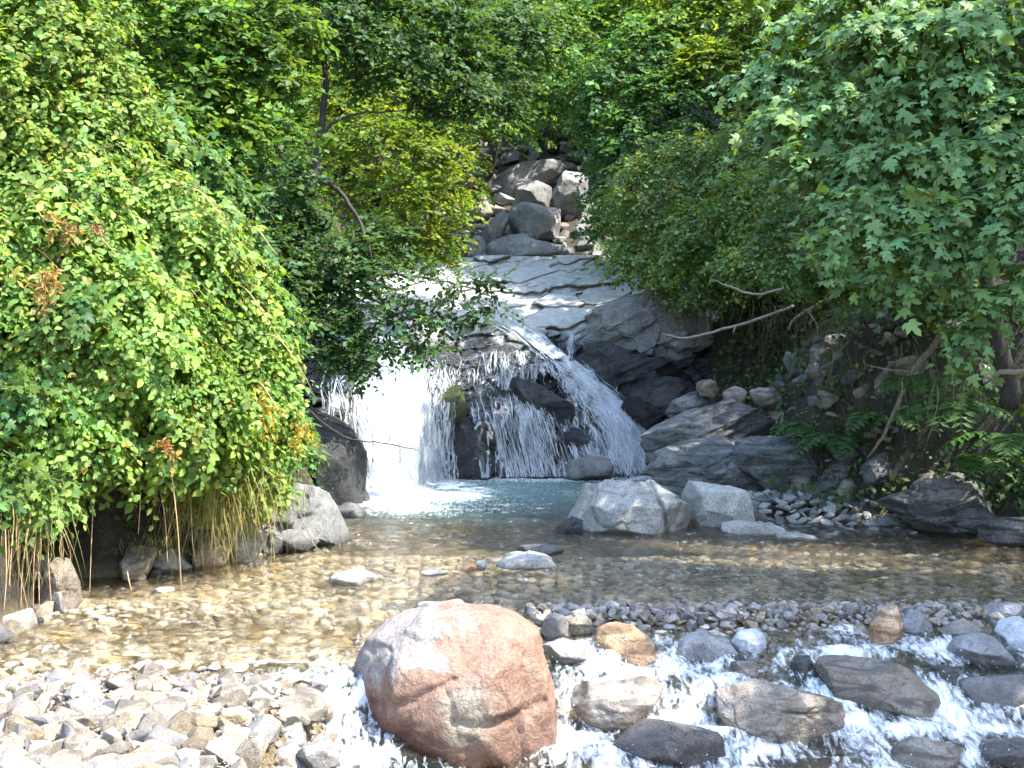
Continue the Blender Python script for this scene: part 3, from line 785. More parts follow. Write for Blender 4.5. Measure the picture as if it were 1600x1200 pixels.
def rock(name, outline, d, depth, mat, label=None, cat='rock', seed=0, cuts=13, flat=0.8, noise=0.06, level=5, sink=0.35, group=None, strata=0.0, grooves=(), boxy=2.4, cutr=(0.62, 0.93), parent=None, chops=14, chopr=(.70, .90)):
    """a stone with the front outline given in photo pixels, standing d metres away and `depth` metres thick"""
    rs = np.random.default_rng(seed + 100)
    if len(outline) == 4 and not isinstance(outline[0], tuple):
        x0, y0, x1, y1 = outline
        cx, cy = (x0 + x1) / 2, (y0 + y1) / 2
        th = np.linspace(0, 2 * math.pi, 13)[:-1] + rs.normal(0, 0.12, 12)
        e = 2 / 2.7
        outline = [(cx + (x1 - x0) / 2 * np.sign(math.cos(t)) * abs(math.cos(t)) ** e * (1 + rs.normal(0, .05)),
                    cy + (y1 - y0) / 2 * np.sign(math.sin(t)) * abs(math.sin(t)) ** e * (1 + rs.normal(0, .05))) for t in th]
    o = np.array(outline, float)
    c = np.array(((o[:, 0].min() + o[:, 0].max()) / 2, (o[:, 1].min() + o[:, 1].max()) / 2))
    # radius of the outline polygon per direction
    q = (o - c) * np.array((1, -1)) / FPX * d
    nxt = np.roll(q, -1, 0)
    dens = np.concatenate([q + (nxt - q) * t for t in np.linspace(0, 1, 40, endpoint=False)])
    ang = np.arctan2(dens[:, 1], dens[:, 0]); rad = np.linalg.norm(dens, axis=1)
    s_ = np.argsort(ang); ang, rad = ang[s_], rad[s_]
    v0, f = ICO[level]
    v = v0.copy()
    for k in range(cuts):
        nrm = rs.normal(0, 1, 3); nrm /= np.linalg.norm(nrm)
        if nrm[1] > 0.3: nrm[1] *= -1
        off = rs.uniform(*cutr)
        dd = v @ nrm - off
        v = v - np.where(dd > 0, dd, 0)[:, None] * nrm
    rr = np.sqrt(v[:, 0] ** 2 + v[:, 2] ** 2)
    th = np.arctan2(v[:, 2], v[:, 0])
    Rr = np.interp(th, ang, rad, period=2 * math.pi)
    # blocky cross-section: the outline is kept well towards the front
    prof = rr / np.maximum(np.abs(v[:, 1]) ** boxy + rr ** boxy, 1e-9) ** (1 / boxy)
    prof = np.where(rr > 1e-6, prof, 0) * np.minimum(1, np.linalg.norm(v, axis=1) * 1.02)
    X = np.cos(th) * Rr * prof; Z = np.sin(th) * Rr * prof
    Yd = v[:, 1] / np.maximum(np.abs(v[:, 1]) ** boxy + rr ** boxy, 1e-9) ** (1 / boxy) * np.linalg.norm(v, axis=1) * depth / 2
    p = np.stack([X, Yd, Z], 1)
    half = np.array((np.abs(q[:, 0]).max(), depth / 2, np.abs(q[:, 1]).max()))
    for k in range(chops):
        nrm = rs.normal(0, 1, 3) * np.array((1, 1, .9)); nrm /= np.linalg.norm(nrm)
        if nrm[1] > 0.35: nrm[1] *= -1
        pn_ = p / half
        sup = np.percentile(pn_ @ nrm, 99.5)
        dd = pn_ @ nrm - sup * rs.uniform(*chopr)
        p = (pn_ - np.where(dd > 0, dd, 0)[:, None] * nrm) * half
    for ax_, ex in ((0, q[:, 0]), (2, q[:, 1])):
        lo, hi = p[:, ax_].min(), p[:, ax_].max()
        p[:, ax_] = np.where(p[:, ax_] < 0, p[:, ax_] * ex.min() / lo, p[:, ax_] * ex.max() / hi)
    size = np.sqrt(rad.mean() * max(rad.mean(), depth / 2))
    nrm = p / (np.linalg.norm(p, axis=1)[:, None] + 1e-9)
    w = p / size
    f1, f2, idv = worley(w * 1.7 + rs.uniform(0, 50, 3), seed)
    disp = noise * (0.55 * fbm(w * 1.6 + seed, 4, seed) + 0.45 * fbm(w * 4.5, 4, seed + 3, 0.55, True) * 0.6 + (idv - 0.5) * 0.9 - 0.22 * sstep(0.06, 0.0, f2 - f1))
    if strata:
        sw = np.stack([w[:, 0] * 0.7 + w[:, 2] * 0.5, w[:, 1] * 0.7, w[:, 2] * 5 - w[:, 0] * 2.0], 1)
        disp = disp + strata * fbm(sw, 3, seed + 9, 0.5, True)
    p = p + nrm * (disp * size)[:, None]
    for poly, gw, gd in grooves:
        gp = (np.array(poly, float) - c) * np.array((1, -1)) / FPX * d
        best = np.full(len(p), 9.0)
        for a, b in zip(gp[:-1], gp[1:]):
            ab = b - a
            t = np.clip(((p[:, [0, 2]] - a) @ ab) / (ab @ ab), 0, 1)
            best = np.minimum(best, np.linalg.norm(p[:, [0, 2]] - (a + t[:, None] * ab), axis=1))
        best = best + 0.3 * gw * fbm(w * 5, 3, seed + 31)
        p[:, 1] += gd * sstep(gw, 0, best) * (p[:, 1] < depth * 0.2)
    zmin = p[:, 2].min()
    p[:, 2] = np.where(p[:, 2] < 0, p[:, 2] * (1 + sink), p[:, 2])
    ctr = P(c[0], c[1], d)
    base = np.array((ctr[0], ctr[1], ctr[2] + zmin))
    me = raw_mesh(name, p - np.array((0, 0, zmin)), f, True)
    ob = link(name, me, mat, parent, base if parent is None else base - np.array(parent.location))
    return tag(ob, label, cat if label else None, group)

def wrock(name, outline, depth, mat, label, seed, **kw):
    """a rock standing in the water: its distance follows from where its foot meets the surface"""
    if len(outline) == 4 and not isinstance(outline[0], tuple):
        fx_, fy_ = (outline[0] + outline[2]) / 2, outline[3]
    else:
        o = np.array(outline); fx_, fy_ = (o[:, 0].min() + o[:, 0].max()) / 2, o[:, 1].max()
    d = d_water(fx_, min(fy_, 1230)) + depth * 0.42
    return rock(name, outline, d, depth, mat, label, seed=seed, **kw)

# the big reddish boulder
def red_material():
    m, nt, out = newmat('red_grey_boulder'); B = NB(nt)
    tc = B.n("ShaderNodeTexCoord"); pos = tc.outputs['Object']
    sp = B.n("ShaderNodeSeparateXYZ"); B.l(pos, sp.inputs[0])
    big = B.noise(pos, 2.3, 5, 0.6, 0.9); mid = B.noise(pos, 7, 6, 0.65, 0.5); fine = B.noise(pos, 40, 6, 0.7)
    c = B.mix(B.rng(mid, 0.38, 0.62), (0.195, 0.108, 0.070), (0.250, 0.158, 0.110))
    grey = B.mix(B.rng(mid, 0.4, 0.6), (0.20, 0.182, 0.168), (0.29, 0.265, 0.24))
    # mineral grey crust on the upper left shoulder and crown
    g1 = B.math('ADD', B.math('MULTIPLY', sp.outputs[0], -0.9), B.math('MULTIPLY', sp.outputs[2], 1.0))
    g1 = B.math('ADD', g1, B.math('MULTIPLY', B.math('SUBTRACT', big, 0.5), 1.9))
    c = B.mix(B.math('MULTIPLY', B.rng(g1, 1.03, 1.15), .9), c, grey)
    # pale quartz knot
    kn = B.n("ShaderNodeVectorMath", operation='DISTANCE'); B.l(pos, kn.inputs[0]); kn.inputs[1].default_value = (0.10, -0.62, 0.55)
    kk = B.math('ADD', kn.outputs['Value'], B.math('MULTIPLY', B.math('SUBTRACT', mid, 0.5), 0.5))
    c = B.mix(B.math('MULTIPLY', B.rng(kk, 0.24, 0.14), .8), c, (0.30, 0.26, 0.20))
    # iron-dark red foot on the left, brown foot on the right
    dk = B.math('ADD', B.math('ADD', B.math('MULTIPLY', sp.outputs[2], 1.2), B.math('MULTIPLY', sp.outputs[0], 0.75)), B.math('MULTIPLY', B.math('SUBTRACT', big, 0.5), 0.9))
    c = B.mix(B.rng(dk, 0.42, 0.24), c, (0.15, 0.072, 0.050))
    br = B.math('ADD', sp.outputs[2], B.math('MULTIPLY', B.math('SUBTRACT', mid, 0.5), 0.5))
    c = B.mix(B.math('MULTIPLY', B.rng(br, 0.52, 0.40), 0.75), c, B.mix(1.0, c, (0.60, 0.55, 0.52), 'MULTIPLY'))
    wet = B.rng(br, 0.20, 0.06)
    c = B.mix(wet, c, B.mix(1.0, c, (0.4, 0.36, 0.34), 'MULTIPLY'))
    grain = B.rng(fine, 0.28, 0.72, 0.58, 1.42)
    gc = B.n("ShaderNodeCombineColor")
    for k in range(3): B.l(grain, gc.inputs[k])
    c = B.mix(1.0, c, gc.outputs[0], 'MULTIPLY')
    v = B.voro(pos, 2.4); ck = B.math('MAXIMUM', B.rng(B.math('ADD', v, B.math('MULTIPLY', mid, 0.05)), 0.02, 0.045), B.rng(big, 0.44, 0.50))
    c = B.mix(B.math('MULTIPLY', B.math('SUBTRACT', 1.0, ck), 0.12), c, (0.10, 0.06, 0.045))
    p = B.n("ShaderNodeBsdfPrincipled"); B.l(c, p.inputs['Base Color']); B.l(B.rng(wet, 0, 1, 0.62, 0.2), p.inputs['Roughness'])
    h = B.math('ADD', B.math('ADD', mid, B.math('MULTIPLY', fine, 0.35)), B.math('MULTIPLY', ck, 0.04))
    B.l(B.bump(h, 0.8, 0.05), p.inputs['Normal'])
    B.l(p.outputs[0], out.inputs[0])
    return m
M['red'] = red_material()
RED = [(556, 1030), (575, 998), (615, 968), (670, 950), (712, 944), (760, 950), (805, 962), (835, 985), (848, 1030), (858, 1080), (866, 1130), (872, 1180), (860, 1196), (800, 1198), (700, 1198), (640, 1190), (600, 1160), (585, 1125), (565, 1110), (556, 1070)]
rock('boulder', RED, 8.95, 1.25, M['red'], 'big rounded reddish boulder with grey crust at the front of the stream', 'boulder', 3, cuts=7, noise=0.07, level=6, sink=0.25, boxy=2.3, cutr=(0.84, 0.97), chops=6, chopr=(.90, .98),
     grooves=[([(560, 1085), (600, 1075), (650, 1062), (690, 1040), (715, 1030)], 0.03, 0.03), ([(715, 1085), (760, 1092), (820, 1082), (850, 1075)], 0.035, 0.045), ([(700, 1040), (712, 1060), (715, 1085), (720, 1100)], 0.025, 0.02), ([(760, 1150), (820, 1145), (866, 1140)], 0.03, 0.03)])

# pale boulders by the pool
rock('boulder', [(884, 815), (898, 790), (915, 765), (940, 752), (985, 750), (1020, 748), (1045, 765), (1068, 790), (1086, 815), (1080, 832), (1040, 840), (980, 846), (920, 846), (890, 836)], 16.6, 1.3, M['grey'],
     'large pale grey craggy boulder standing at the pool edge', 'boulder', 8, cuts=12, noise=0.10, level=6,
     grooves=[([(1012, 750), (1030, 790), (1045, 838)], 0.035, 0.10)])
rock('boulder', [(1068, 795), (1085, 768), (1098, 752), (1108, 760), (1120, 752), (1130, 766), (1172, 772), (1178, 800), (1176, 818), (1120, 826), (1090, 818)], 17.0, 0.9, M['grey'],
     'angular pale boulder with pointed top beside the large craggy boulder', 'boulder', 14, cuts=8, noise=0.05, level=5)
rock('rock', [(868, 825), (890, 808), (905, 815), (912, 845), (880, 842)], 16.3, 0.6, M['dark'], 'small dark wet rock at left foot of the craggy boulder', 'rock', 15, level=4)
rock('slab', [(1128, 820), (1160, 814), (1205, 820), (1235, 830), (1230, 838), (1170, 840), (1135, 832)], 16.3, 0.5, M['grey'], 'long low pale slab lying in the water before the angular boulder', 'rock', 16, level=4)
rock('slab', [(1215, 834), (1250, 832), (1278, 838), (1275, 844), (1225, 844)], 15.8, 0.4, M['grey'], 'thin pale slab barely above the water, right of the low slab', 'rock', 17, level=4)
# left rocks
rock('boulder', [(415, 790), (430, 762), (470, 756), (505, 775), (530, 800), (546, 830), (540, 842), (490, 845), (440, 850), (415, 845)], 15.4, 1.3, M['grey_wet'], 'grey slanting boulder below the bramble thicket on the left shore', 'boulder', 21, cuts=12, noise=0.09)
rock('boulder', [(428, 838), (450, 828), (490, 832), (500, 845), (480, 858), (440, 862)], 14.7, 0.5, M['grey_wet'], 'low grey rock at the waterline under the slanting boulder', 'rock', 22, level=4)
rock('boulder', [(440, 700), (470, 655), (505, 640), (528, 652), (540, 690), (556, 712), (556, 750), (578, 795), (520, 804), (470, 790), (440, 760)], 19.6, 1.8, M['dark'], 'dark wet cliff block beside the left fall', 'boulder', 23, cuts=10, noise=0.09)
rock('boulder', [(518, 800), (535, 786), (556, 790), (572, 808), (565, 818), (525, 822)], 17.9, 0.6, M['grey_wet'], 'small grey rock at the foot of the dark cliff block', 'rock', 24, level=4)
rock('sky_block_slab', [(70, 760), (85, 715), (130, 700), (190, 705), (225, 735), (215, 765), (150, 770)], 13.0, 1.8, M['dark'], 'dark slab added over the hollow in the left bank to block sky light', 'rock', 25, noise=.1)  # added slab inside the brambles, blocks sky light so the hollow stays dark
for i, (ol, mt, lab) in enumerate([
        ([(300, 880), (305, 850), (325, 832), (350, 836), (360, 862), (350, 886), (320, 892)], 'rubble', 'tan rock at the waterline below the hanging dry grass'),
        ([(345, 876), (352, 838), (375, 815), (402, 818), (412, 850), (400, 876), (365, 884)], 'rubble_grey', 'pale craggy rock between the dry grass and the slanting boulder'),
        ([(398, 868), (402, 838), (420, 822), (440, 830), (444, 858), (425, 870)], 'grey_wet', 'grey rock wedged left of the slanting boulder'),
        ([(236, 896), (240, 872), (262, 860), (290, 866), (296, 888), (268, 900)], 'rubble_grey', 'flat stone on the left shore below the hanging stems'),
        ([(182, 912), (186, 876), (205, 858), (232, 868), (238, 898), (210, 914)], 'rubble', 'yellowish rock on the right side of the dark hollow'),
        ([(58, 965), (60, 910), (75, 872), (96, 880), (108, 915), (120, 930), (100, 955)], 'rubble', 'yellowish rock on the left side of the dark hollow')]):
    o = np.array(ol); fy_ = o[:, 1].max()
    rock('rock', ol, 4400 / (fy_ - HOR) + .35, .6, M[mt], lab, 'rock', 261 + i, noise=.12, chops=18, chopr=(.6, .88))
# rocks within the falls
rock('boulder', [(680, 620), (690, 603), (715, 600), (730, 615), (728, 640), (705, 655), (688, 645)], 23.5, 0.6, M['mossy'], 'round mossy green stone wedged between the left and middle falls', 'rock', 31, level=4)
rock('boulder', [(795, 612), (815, 588), (840, 600), (880, 630), (900, 660), (880, 665), (840, 640), (805, 632)], 24.0, 0.7, M['dark'], 'dark wet rock splitting the middle fall from the right chute', 'rock', 32, noise=0.1)
rock('boulder', [(880, 742), (890, 722), (915, 712), (945, 718), (958, 735), (950, 750), (895, 752)], 23.4, 0.7, M['grey_wet'], 'grey rounded rock at the foot of the right chute', 'rock', 33, level=4)
rock('boulder', [(694, 754), (700, 730), (697, 700), (712, 672), (722, 648), (742, 655), (748, 690), (766, 715), (762, 735), (778, 752)], 23.7, 0.7, M['dark'], 'tall dark rock between the left fall and the middle fall', 'rock', 34, noise=0.1)
rock('boulder', [(850, 690), (870, 668), (910, 672), (925, 690), (900, 710), (860, 712)], 23.9, 0.6, M['dark'], 'dark ledge rock beside the middle fall', 'rock', 35, noise=0.1, level=4)
rock('rock_outcrop', [(890, 575), (892, 545), (930, 538), (985, 540), (1040, 555), (1062, 585), (1055, 618), (1000, 636), (945, 630), (902, 605)], 25.1, 1.5, M['dark'], 'dark wet outcrop right of the upper chute', 'rock', 36, cuts=14, noise=0.16, level=6, strata=0.12, chops=22, chopr=(.6, .88))
rock('rock_outcrop', [(940, 520), (955, 478), (1000, 455), (1055, 446), (1105, 462), (1110, 510), (1095, 550), (1040, 552), (975, 540), (915, 545), (905, 528)], 25.9, 1.7, M['gully'], 'pale banded outcrop above the dark wet outcrop', 'rock', 37, cuts=12, noise=0.17, level=6, strata=0.13, chops=24, chopr=(.6, .88))
rock('rock_outcrop', [(968, 640), (985, 600), (1040, 592), (1085, 600), (1090, 640), (1040, 660), (990, 662)], 24.2, 1.3, M['dark'], 'black layered rock under the outcrop by the chute', 'rock', 38, cuts=12, noise=0.12, strata=0.07)
# right bank outcrop
OUT = [([(1012, 745), (1035, 715), (1080, 698), (1150, 690), (1205, 700), (1222, 735), (1195, 780), (1110, 800), (1045, 780)], 19.8, 1.8, 'broad grey banded rock sloping into the pool'),
       ([(1150, 720), (1200, 690), (1260, 684), (1335, 715), (1345, 755), (1310, 785), (1200, 792)], 19.2, 1.7, 'grey rounded outcrop behind the pebble heap'),
       ([(1010, 700), (1040, 655), (1095, 632), (1165, 650), (1205, 680), (1190, 705), (1110, 705), (1040, 725)], 21.3, 1.8, 'banded ledge rock above the broad sloping rock'),
       ([(1270, 760), (1290, 730), (1335, 706), (1378, 728), (1395, 770), (1360, 795), (1290, 792)], 18.4, 1.2, 'mossy lumpy rock below the fallen pale branch'),
       ([(1395, 790), (1420, 762), (1460, 748), (1520, 750), (1570, 775), (1580, 815), (1530, 838), (1470, 826), (1410, 806)], 16.4, 1.5, 'dark folded rock at the right pool edge'),
       ([(1540, 830), (1565, 814), (1620, 808), (1660, 830), (1640, 850), (1550, 848)], 15.2, 0.8, 'low grey slab at the right margin of the pool'),
       ([(1040, 640), (1060, 618), (1100, 612), (1120, 630), (1100, 650), (1050, 655)], 22.3, 0.8, 'small brown rock on the ledge at the foot of the dark bank')]
for i, (ol, d, dep, lab) in enumerate(OUT):
    rock('rock_outcrop', ol, d, dep, M['bank_rock'], lab, 'rock', 51 + i, cuts=12, noise=0.09, level=6 if i < 5 else 5, strata=0.11 if i != 5 else 0.02, chops=20, chopr=(.6, .88))
for i, (bx, lab) in enumerate([((1090, 592, 1125, 618), 'reddish tumbled stone under the dark bank, leftmost of a short row'), ((1128, 604, 1166, 632), 'reddish tumbled stone in middle of the row under the dark bank'),
                               ((1170, 606, 1225, 640), 'wide reddish tumbled stone under the dark bank, rightmost of the row'), ((1130, 632, 1170, 656), 'pale brown tumbled stone below the reddish row')]):
    rock('stone', bx, 22.0 - 0.2 * i, 0.5, M['brown'], lab, 'stone', 71 + i, level=4, group='tumbled stones under the right bank')
# gully boulders
GUL = [([(793, 340), (800, 322), (822, 316), (868, 321), (876, 340), (862, 364), (830, 374), (800, 368)], 33, 1.1, 'rounded grey boulder in the middle of the upper gully'),
       ([(752, 362), (765, 345), (788, 328), (798, 338), (785, 360), (766, 388), (754, 384)], 32.6, 0.9, 'leaning oblong grey block left of the round gully boulder'),
       ([(750, 398), (772, 372), (800, 366), (850, 378), (888, 388), (884, 404), (820, 410), (780, 414)], 32.0, 1.2, 'flat pale slab below the gully boulders, above the falls'),
       ([(800, 318), (815, 296), (842, 282), (862, 292), (860, 318), (835, 324)], 34.2, 1.0, 'grey wedge block behind the round gully boulder'),
       ([(858, 322), (868, 292), (890, 266), (918, 276), (920, 312), (900, 332), (870, 334)], 34.6, 1.2, 'tall grey rock at right of the upper gully'),
       ([(770, 300), (785, 268), (815, 250), (860, 246), (886, 262), (862, 282), (820, 300), (795, 316)], 36, 1.5, 'topmost dark grey rock in the gully'),
       ([(728, 392), (742, 368), (758, 372), (762, 396), (745, 402)], 32.2, 0.6, 'small grey rock at left end of the flat gully slab')]
for i, (ol, d, dep, lab) in enumerate(GUL):
    rock('boulder', ol, d, dep, M['gully'], lab, 'boulder', 81 + i, cuts=12, noise=0.07)

# stones in the pool
for ol, lab, sd in [([(774, 882), (790, 868), (830, 864), (868, 872), (872, 884), (840, 890), (790, 890)], 'flat white stone showing above the middle of the pool', 101),
                    ([(512, 906), (522, 894), (560, 892), (588, 902), (584, 911), (530, 914)], 'flat white stone in the pool nearer the left bank', 102),
                    ([(804, 866), (818, 854), (850, 850), (882, 860), (878, 870), (820, 870)], 'low grey stone just behind the flat white pool stone', 103)]:
    wrock('stone', ol, 0.55, M['grey'] if sd != 103 else M['grey_wet'], lab, sd, level=4, noise=0.04, cat='stone')
for i, (bx, lab) in enumerate([((722, 880, 745, 893), 'small reddish stone in the pool left of the flat white stone'), ((742, 877, 760, 891), 'small pale stone touching the reddish pool stone'),
                               ((655, 892, 700, 900), 'thin pale stone awash in the middle of the pool'), ((650, 942, 692, 952), 'pale flat stone awash behind the reddish boulder'), ((240, 918, 270, 926), 'small pale stone awash by the left bank')]):
    wrock('stone', bx, 0.25, M['orange'] if i == 0 else M['grey'], lab, 111 + i, level=4, noise=0.04, cat='stone')

# stones of the rapids
for i, (ol, dep, mt, lab, kw) in enumerate(FS):
    onbank = ol[0][0] < 480 and i > 18
    if onbank:
        o = np.array(ol); zt = 0.05
        d = (CAM_H - (-0.1 if o[:, 1].max() > 1150 else 0.0)) * FPX / (min(o[:, 1].max(), 1215) - HOR) + dep * 0.4
        rock('stone', ol, d, dep, M[mt], lab, 'stone', 131 + i, **{**dict(noise=.06, level=5), **kw})
    else:
        wrock('stone', ol, dep, M[mt], lab, 131 + i, **{**dict(noise=.06, level=5, cat='stone'), **kw})

BK = [([(140, 1118), (150, 1088), (190, 1082), (232, 1088), (236, 1116), (196, 1126)], 'rubble', 'bleached white block with a brown front edge on the gravel bank'),
      ([(196, 1120), (204, 1090), (240, 1084), (268, 1104), (262, 1132), (215, 1134)], 'rubble', 'cracked pale wedge beside the white block on the gravel bank'),
      ([(84, 1196), (96, 1164), (130, 1158), (170, 1166), (178, 1196), (150, 1225), (95, 1225)], 'rubble', 'rounded tan stone at the bottom edge of the gravel bank'),
      ([(0, 1176), (8, 1136), (40, 1122), (66, 1146), (62, 1176), (30, 1190)], 'rubble', 'big bleached stone at the left edge of the gravel bank'),
      ([(230, 1150), (240, 1126), (262, 1122), (276, 1144), (262, 1164), (240, 1164)], 'rubble_grey', 'mottled grey stone in the middle of the gravel bank'),
      ([(250, 1092), (268, 1076), (300, 1080), (306, 1096), (275, 1108)], 'brown', 'brown flat stone at the upper middle of the gravel bank'),
      ([(300, 1180), (312, 1162), (345, 1160), (356, 1176), (340, 1194), (312, 1196)], 'rubble', 'striped pale stone near the bottom of the gravel bank'),
      ([(355, 1182), (368, 1156), (390, 1154), (408, 1190), (395, 1215), (366, 1210)], 'rubble', 'pale upright wedge at the right end of the gravel bank'),
      ([(330, 1120), (342, 1090), (356, 1086), (376, 1112), (366, 1124)], 'rubble_grey', 'narrow pale stone leaning left of the reddish brown stone'),
      ([(270, 1060), (285, 1052), (316, 1052), (320, 1066), (290, 1072)], 'rubble_grey', 'flat whitish stone at the waterline of the gravel bank'),
      ([(20, 1216), (34, 1186), (70, 1180), (86, 1204), (70, 1225), (30, 1228)], 'rubble', 'pale stone in the bottom left corner')]
for i, (ol, mt, lab) in enumerate(BK):
    o = np.array(ol); fy_ = min(o[:, 1].max(), 1215)
    d = (CAM_H - .10) * FPX / (fy_ - HOR) + .15
    rock('stone', ol, d, (o[:, 0].max() - o[:, 0].min()) / FPX * d * .8, M[mt], lab, 'stone', 231 + i, cuts=16, noise=.05, level=4, cutr=(.55, .9), boxy=2.8)

# ------------------------------------------------------------------ loose stones, gravel and cobbles
def hull_variants(prefix, count, flat, npts, seed, bevel=0.0):
    res = []
    for k in range(count):
        rs = np.random.default_rng(seed + k)
        v = rs.normal(0, 1, (npts, 3)); v /= np.linalg.norm(v, axis=1)[:, None]
        v = np.sign(v) * np.abs(v) ** 0.75
        v *= np.array((1, rs.uniform(.6, .95), flat * rs.uniform(.75, 1.2)))
        bm = bmesh.new()
        for c in v: bm.verts.new(c)
        r = bmesh.ops.convex_hull(bm, input=bm.verts)
        bmesh.ops.delete(bm, geom=[g for g in r['geom_interior'] if isinstance(g, bmesh.types.BMVert)], context='VERTS')
        if bevel:
            bmesh.ops.bevel(bm, geom=list(bm.edges), offset=bevel, segments=1, profile=0.6, affect='EDGES', clamp_overlap=True)
        bmesh.ops.triangulate(bm, faces=bm.faces)
        vv = np.array([x.co[:] for x in bm.verts]); bm.verts.index_update()
        ff_ = np.array([[a.index for a in x.verts] for x in bm.faces]); bm.free()
        res.append((vv, ff_))
    return res

def rand_rot(n, tilt, rs):
    q = []
    for _ in range(n):
        q.append((Matrix.Rotation(rs.uniform(0, 6.283), 3, 'Z') @ Matrix.Rotation(rs.normal(0, tilt), 3, 'X') @ Matrix.Rotation(rs.normal(0, tilt), 3, 'Y')))
    return q

def scatter(name, stuffname, pts, sizes, variants, mats, parent, tilt, n_parts, seed, smooth=False):
    """the largest pieces as parts of their own, the rest joined"""
    rs = np.random.default_rng(seed)
    order = np.argsort(-np.asarray(sizes))
    meshes = []
    for k, (v, f) in enumerate(variants):
        for mi, mt in enumerate(mats):
            me = raw_mesh(name, v, f, smooth); me.materials.append(mt); meshes.append(me)
    rots = rand_rot(len(order), tilt, rs)
    soups = [Soup() for _ in mats]
    pl = np.array(parent.location)
    for rank, i in enumerate(order):
        s = sizes[i]; sc = np.array((s * rs.uniform(.8, 1.2), s * rs.uniform(.8, 1.2), s * rs.uniform(.8, 1.15)))
        if rank < n_parts:
            o = bpy.data.objects.new(name, meshes[rs.integers(len(meshes))])
            o.parent = parent
            o.location = pts[i] - pl
            o.rotation_euler = rots[rank].to_euler()
            o.scale = sc
            COL.objects.link(o)
        else:
            v, f = variants[rs.integers(len(variants))]
            soups[rs.integers(len(mats))].add((v * sc) @ np.array(rots[rank]).T + pts[i], f)
    for sp_, mt in zip(soups, mats):
        if sp_.n:
            o = sp_.build(stuffname, mt, parent, smooth); o['kind'] = 'stuff'

ang_var = hull_variants('rubble', 14, 0.62, 15, 300, 0.05)
cob_var = hull_variants('cobble', 10, 0.38, 22, 400, 0.07)

def place_on(fn_count, gen):
    pts, sizes = [], []
    for _ in range(fn_count):
        r = gen()
        if r is None: continue
        x, y, s, lift = r
        ok = True
        pts.append((x, y, s, lift))
    return pts

def poisson(cands, k=0.8):
    """keep candidates (x, y, s) largest first without heavy overlap"""
    cands = sorted(cands, key=lambda c: -c[2])
    cell = {}
    keep = []
    for c in cands:
        gx, gy = int(c[0] / 0.25), int(c[1] / 0.25)
        bad = False
        for a in range(gx - 2, gx + 3):
            for b in range(gy - 2, gy + 3):
                for e in cell.get((a, b), ()):
                    if (e[0] - c[0]) ** 2 + (e[1] - c[1]) ** 2 < (k * (e[2] + c[2])) ** 2:
                        bad = True; break
                if bad: break
            if bad: break
        if not bad:
            keep.append(c); cell.setdefault((gx, gy), []).append(c)
    return keep

# sunlit rubble bank, front left
bank = tag(empty('gravel_bank', (-2.6, 8.0, 0.05)), kind='structure')
cand = []
for _ in range(15000):
    y = random.uniform(5.9, 8.9); x = random.uniform(-0.45 * y - 0.2, -0.72 - 0.16 * (y - 7.5))
    big = max(0.0, min(1.0, (8.8 - y) / 1.7))
    s = 0.016 + (0.030 + 0.085 * big) * random.random() ** 2.4
    if random.random() < 0.03 * big: s = random.uniform(0.08, 0.13)
    cand.append((x, y, s))
kept = poisson(cand, 0.6)
bx_ = np.array(kept)
bz = terrain_z(bx_[:, 0], bx_[:, 1])
scatter('stone', 'fine_gravel', np.stack([bx_[:, 0], bx_[:, 1], bz + bx_[:, 2] * 0.30], 1), bx_[:, 2], ang_var, [M['rubble'], M['rubble'], M['rubble_grey'], M['brown']], bank, 0.45, 300, 1)
# a second sprinkle of smaller stones over the first
cand = []
for _ in range(6500):
    y = random.uniform(6.2, 8.95); x = random.uniform(-0.44 * y, -0.95 - 0.16 * (y - 7.5))
    cand.append((x, y, 0.006 + 0.024 * random.random() ** 2))
bx_ = np.array(poisson(cand, 0.9)); bz = terrain_z(bx_[:, 0], bx_[:, 1])
scatter('pebble', 'fine_gravel', np.stack([bx_[:, 0], bx_[:, 1], bz + 0.035], 1), bx_[:, 2], ang_var, [M['rubble'], M['rubble_grey']], bank, 0.6, 0, 2)

# gravel bar at the lip of the rapids
bar = tag(empty('gravel_bar', (2.0, 11.0, 0.0)), kind='structure')
cand = []
for _ in range(9000):
    y = random.uniform(9.9, 12.2); x = random.uniform(0.15, 5.2)
    w = math.exp(-((y - 11.1 + 0.05 * math.sin(x * 2)) / 0.55) ** 2)
    if random.random() > w: continue
    cand.append((x, y, 0.022 + 0.055 * random.random() ** 2))
bx_ = np.array(poisson(cand, 0.68)); bz = np.interp(bx_[:, 1], _CY, _CZ)
lift = 0.03 + 0.06 * np.exp(-((bx_[:, 1] - 11.0) / 0.4) ** 2)
scatter('stone', 'fine_gravel', np.stack([bx_[:, 0], bx_[:, 1], bz + lift], 1), bx_[:, 2], ang_var, [M['rubble'], M['rubble_grey'], M['rubble'], M['bar']], bar, 0.5, 300, 3)

# cobbles on the pool floor
floor_e = tag(empty('pool_floor', (0.5, 13.0, -0.2)), kind='structure')
cand = []
for _ in range(16000):
    y = random.uniform(9.1, 18.5); x = random.uniform(-0.42 * y, 0.42 * y)
    xl, xr = np.interp(y, _LY, _LX), np.interp(y, _RY, _RX)
    if x < xl or x > xr: continue
    cand.append((x, y, 0.03 + 0.07 * random.random() ** 2))
bx_ = np.array(poisson(cand, 0.62)); bz = terrain_z(bx_[:, 0], bx_[:, 1])
scatter('cobble', 'bed_gravel', np.stack([bx_[:, 0], bx_[:, 1], bz + 0.01], 1), bx_[:, 2], cob_var, [M['cobble'], M['cobble']], floor_e, 0.16, 300, 4, True)

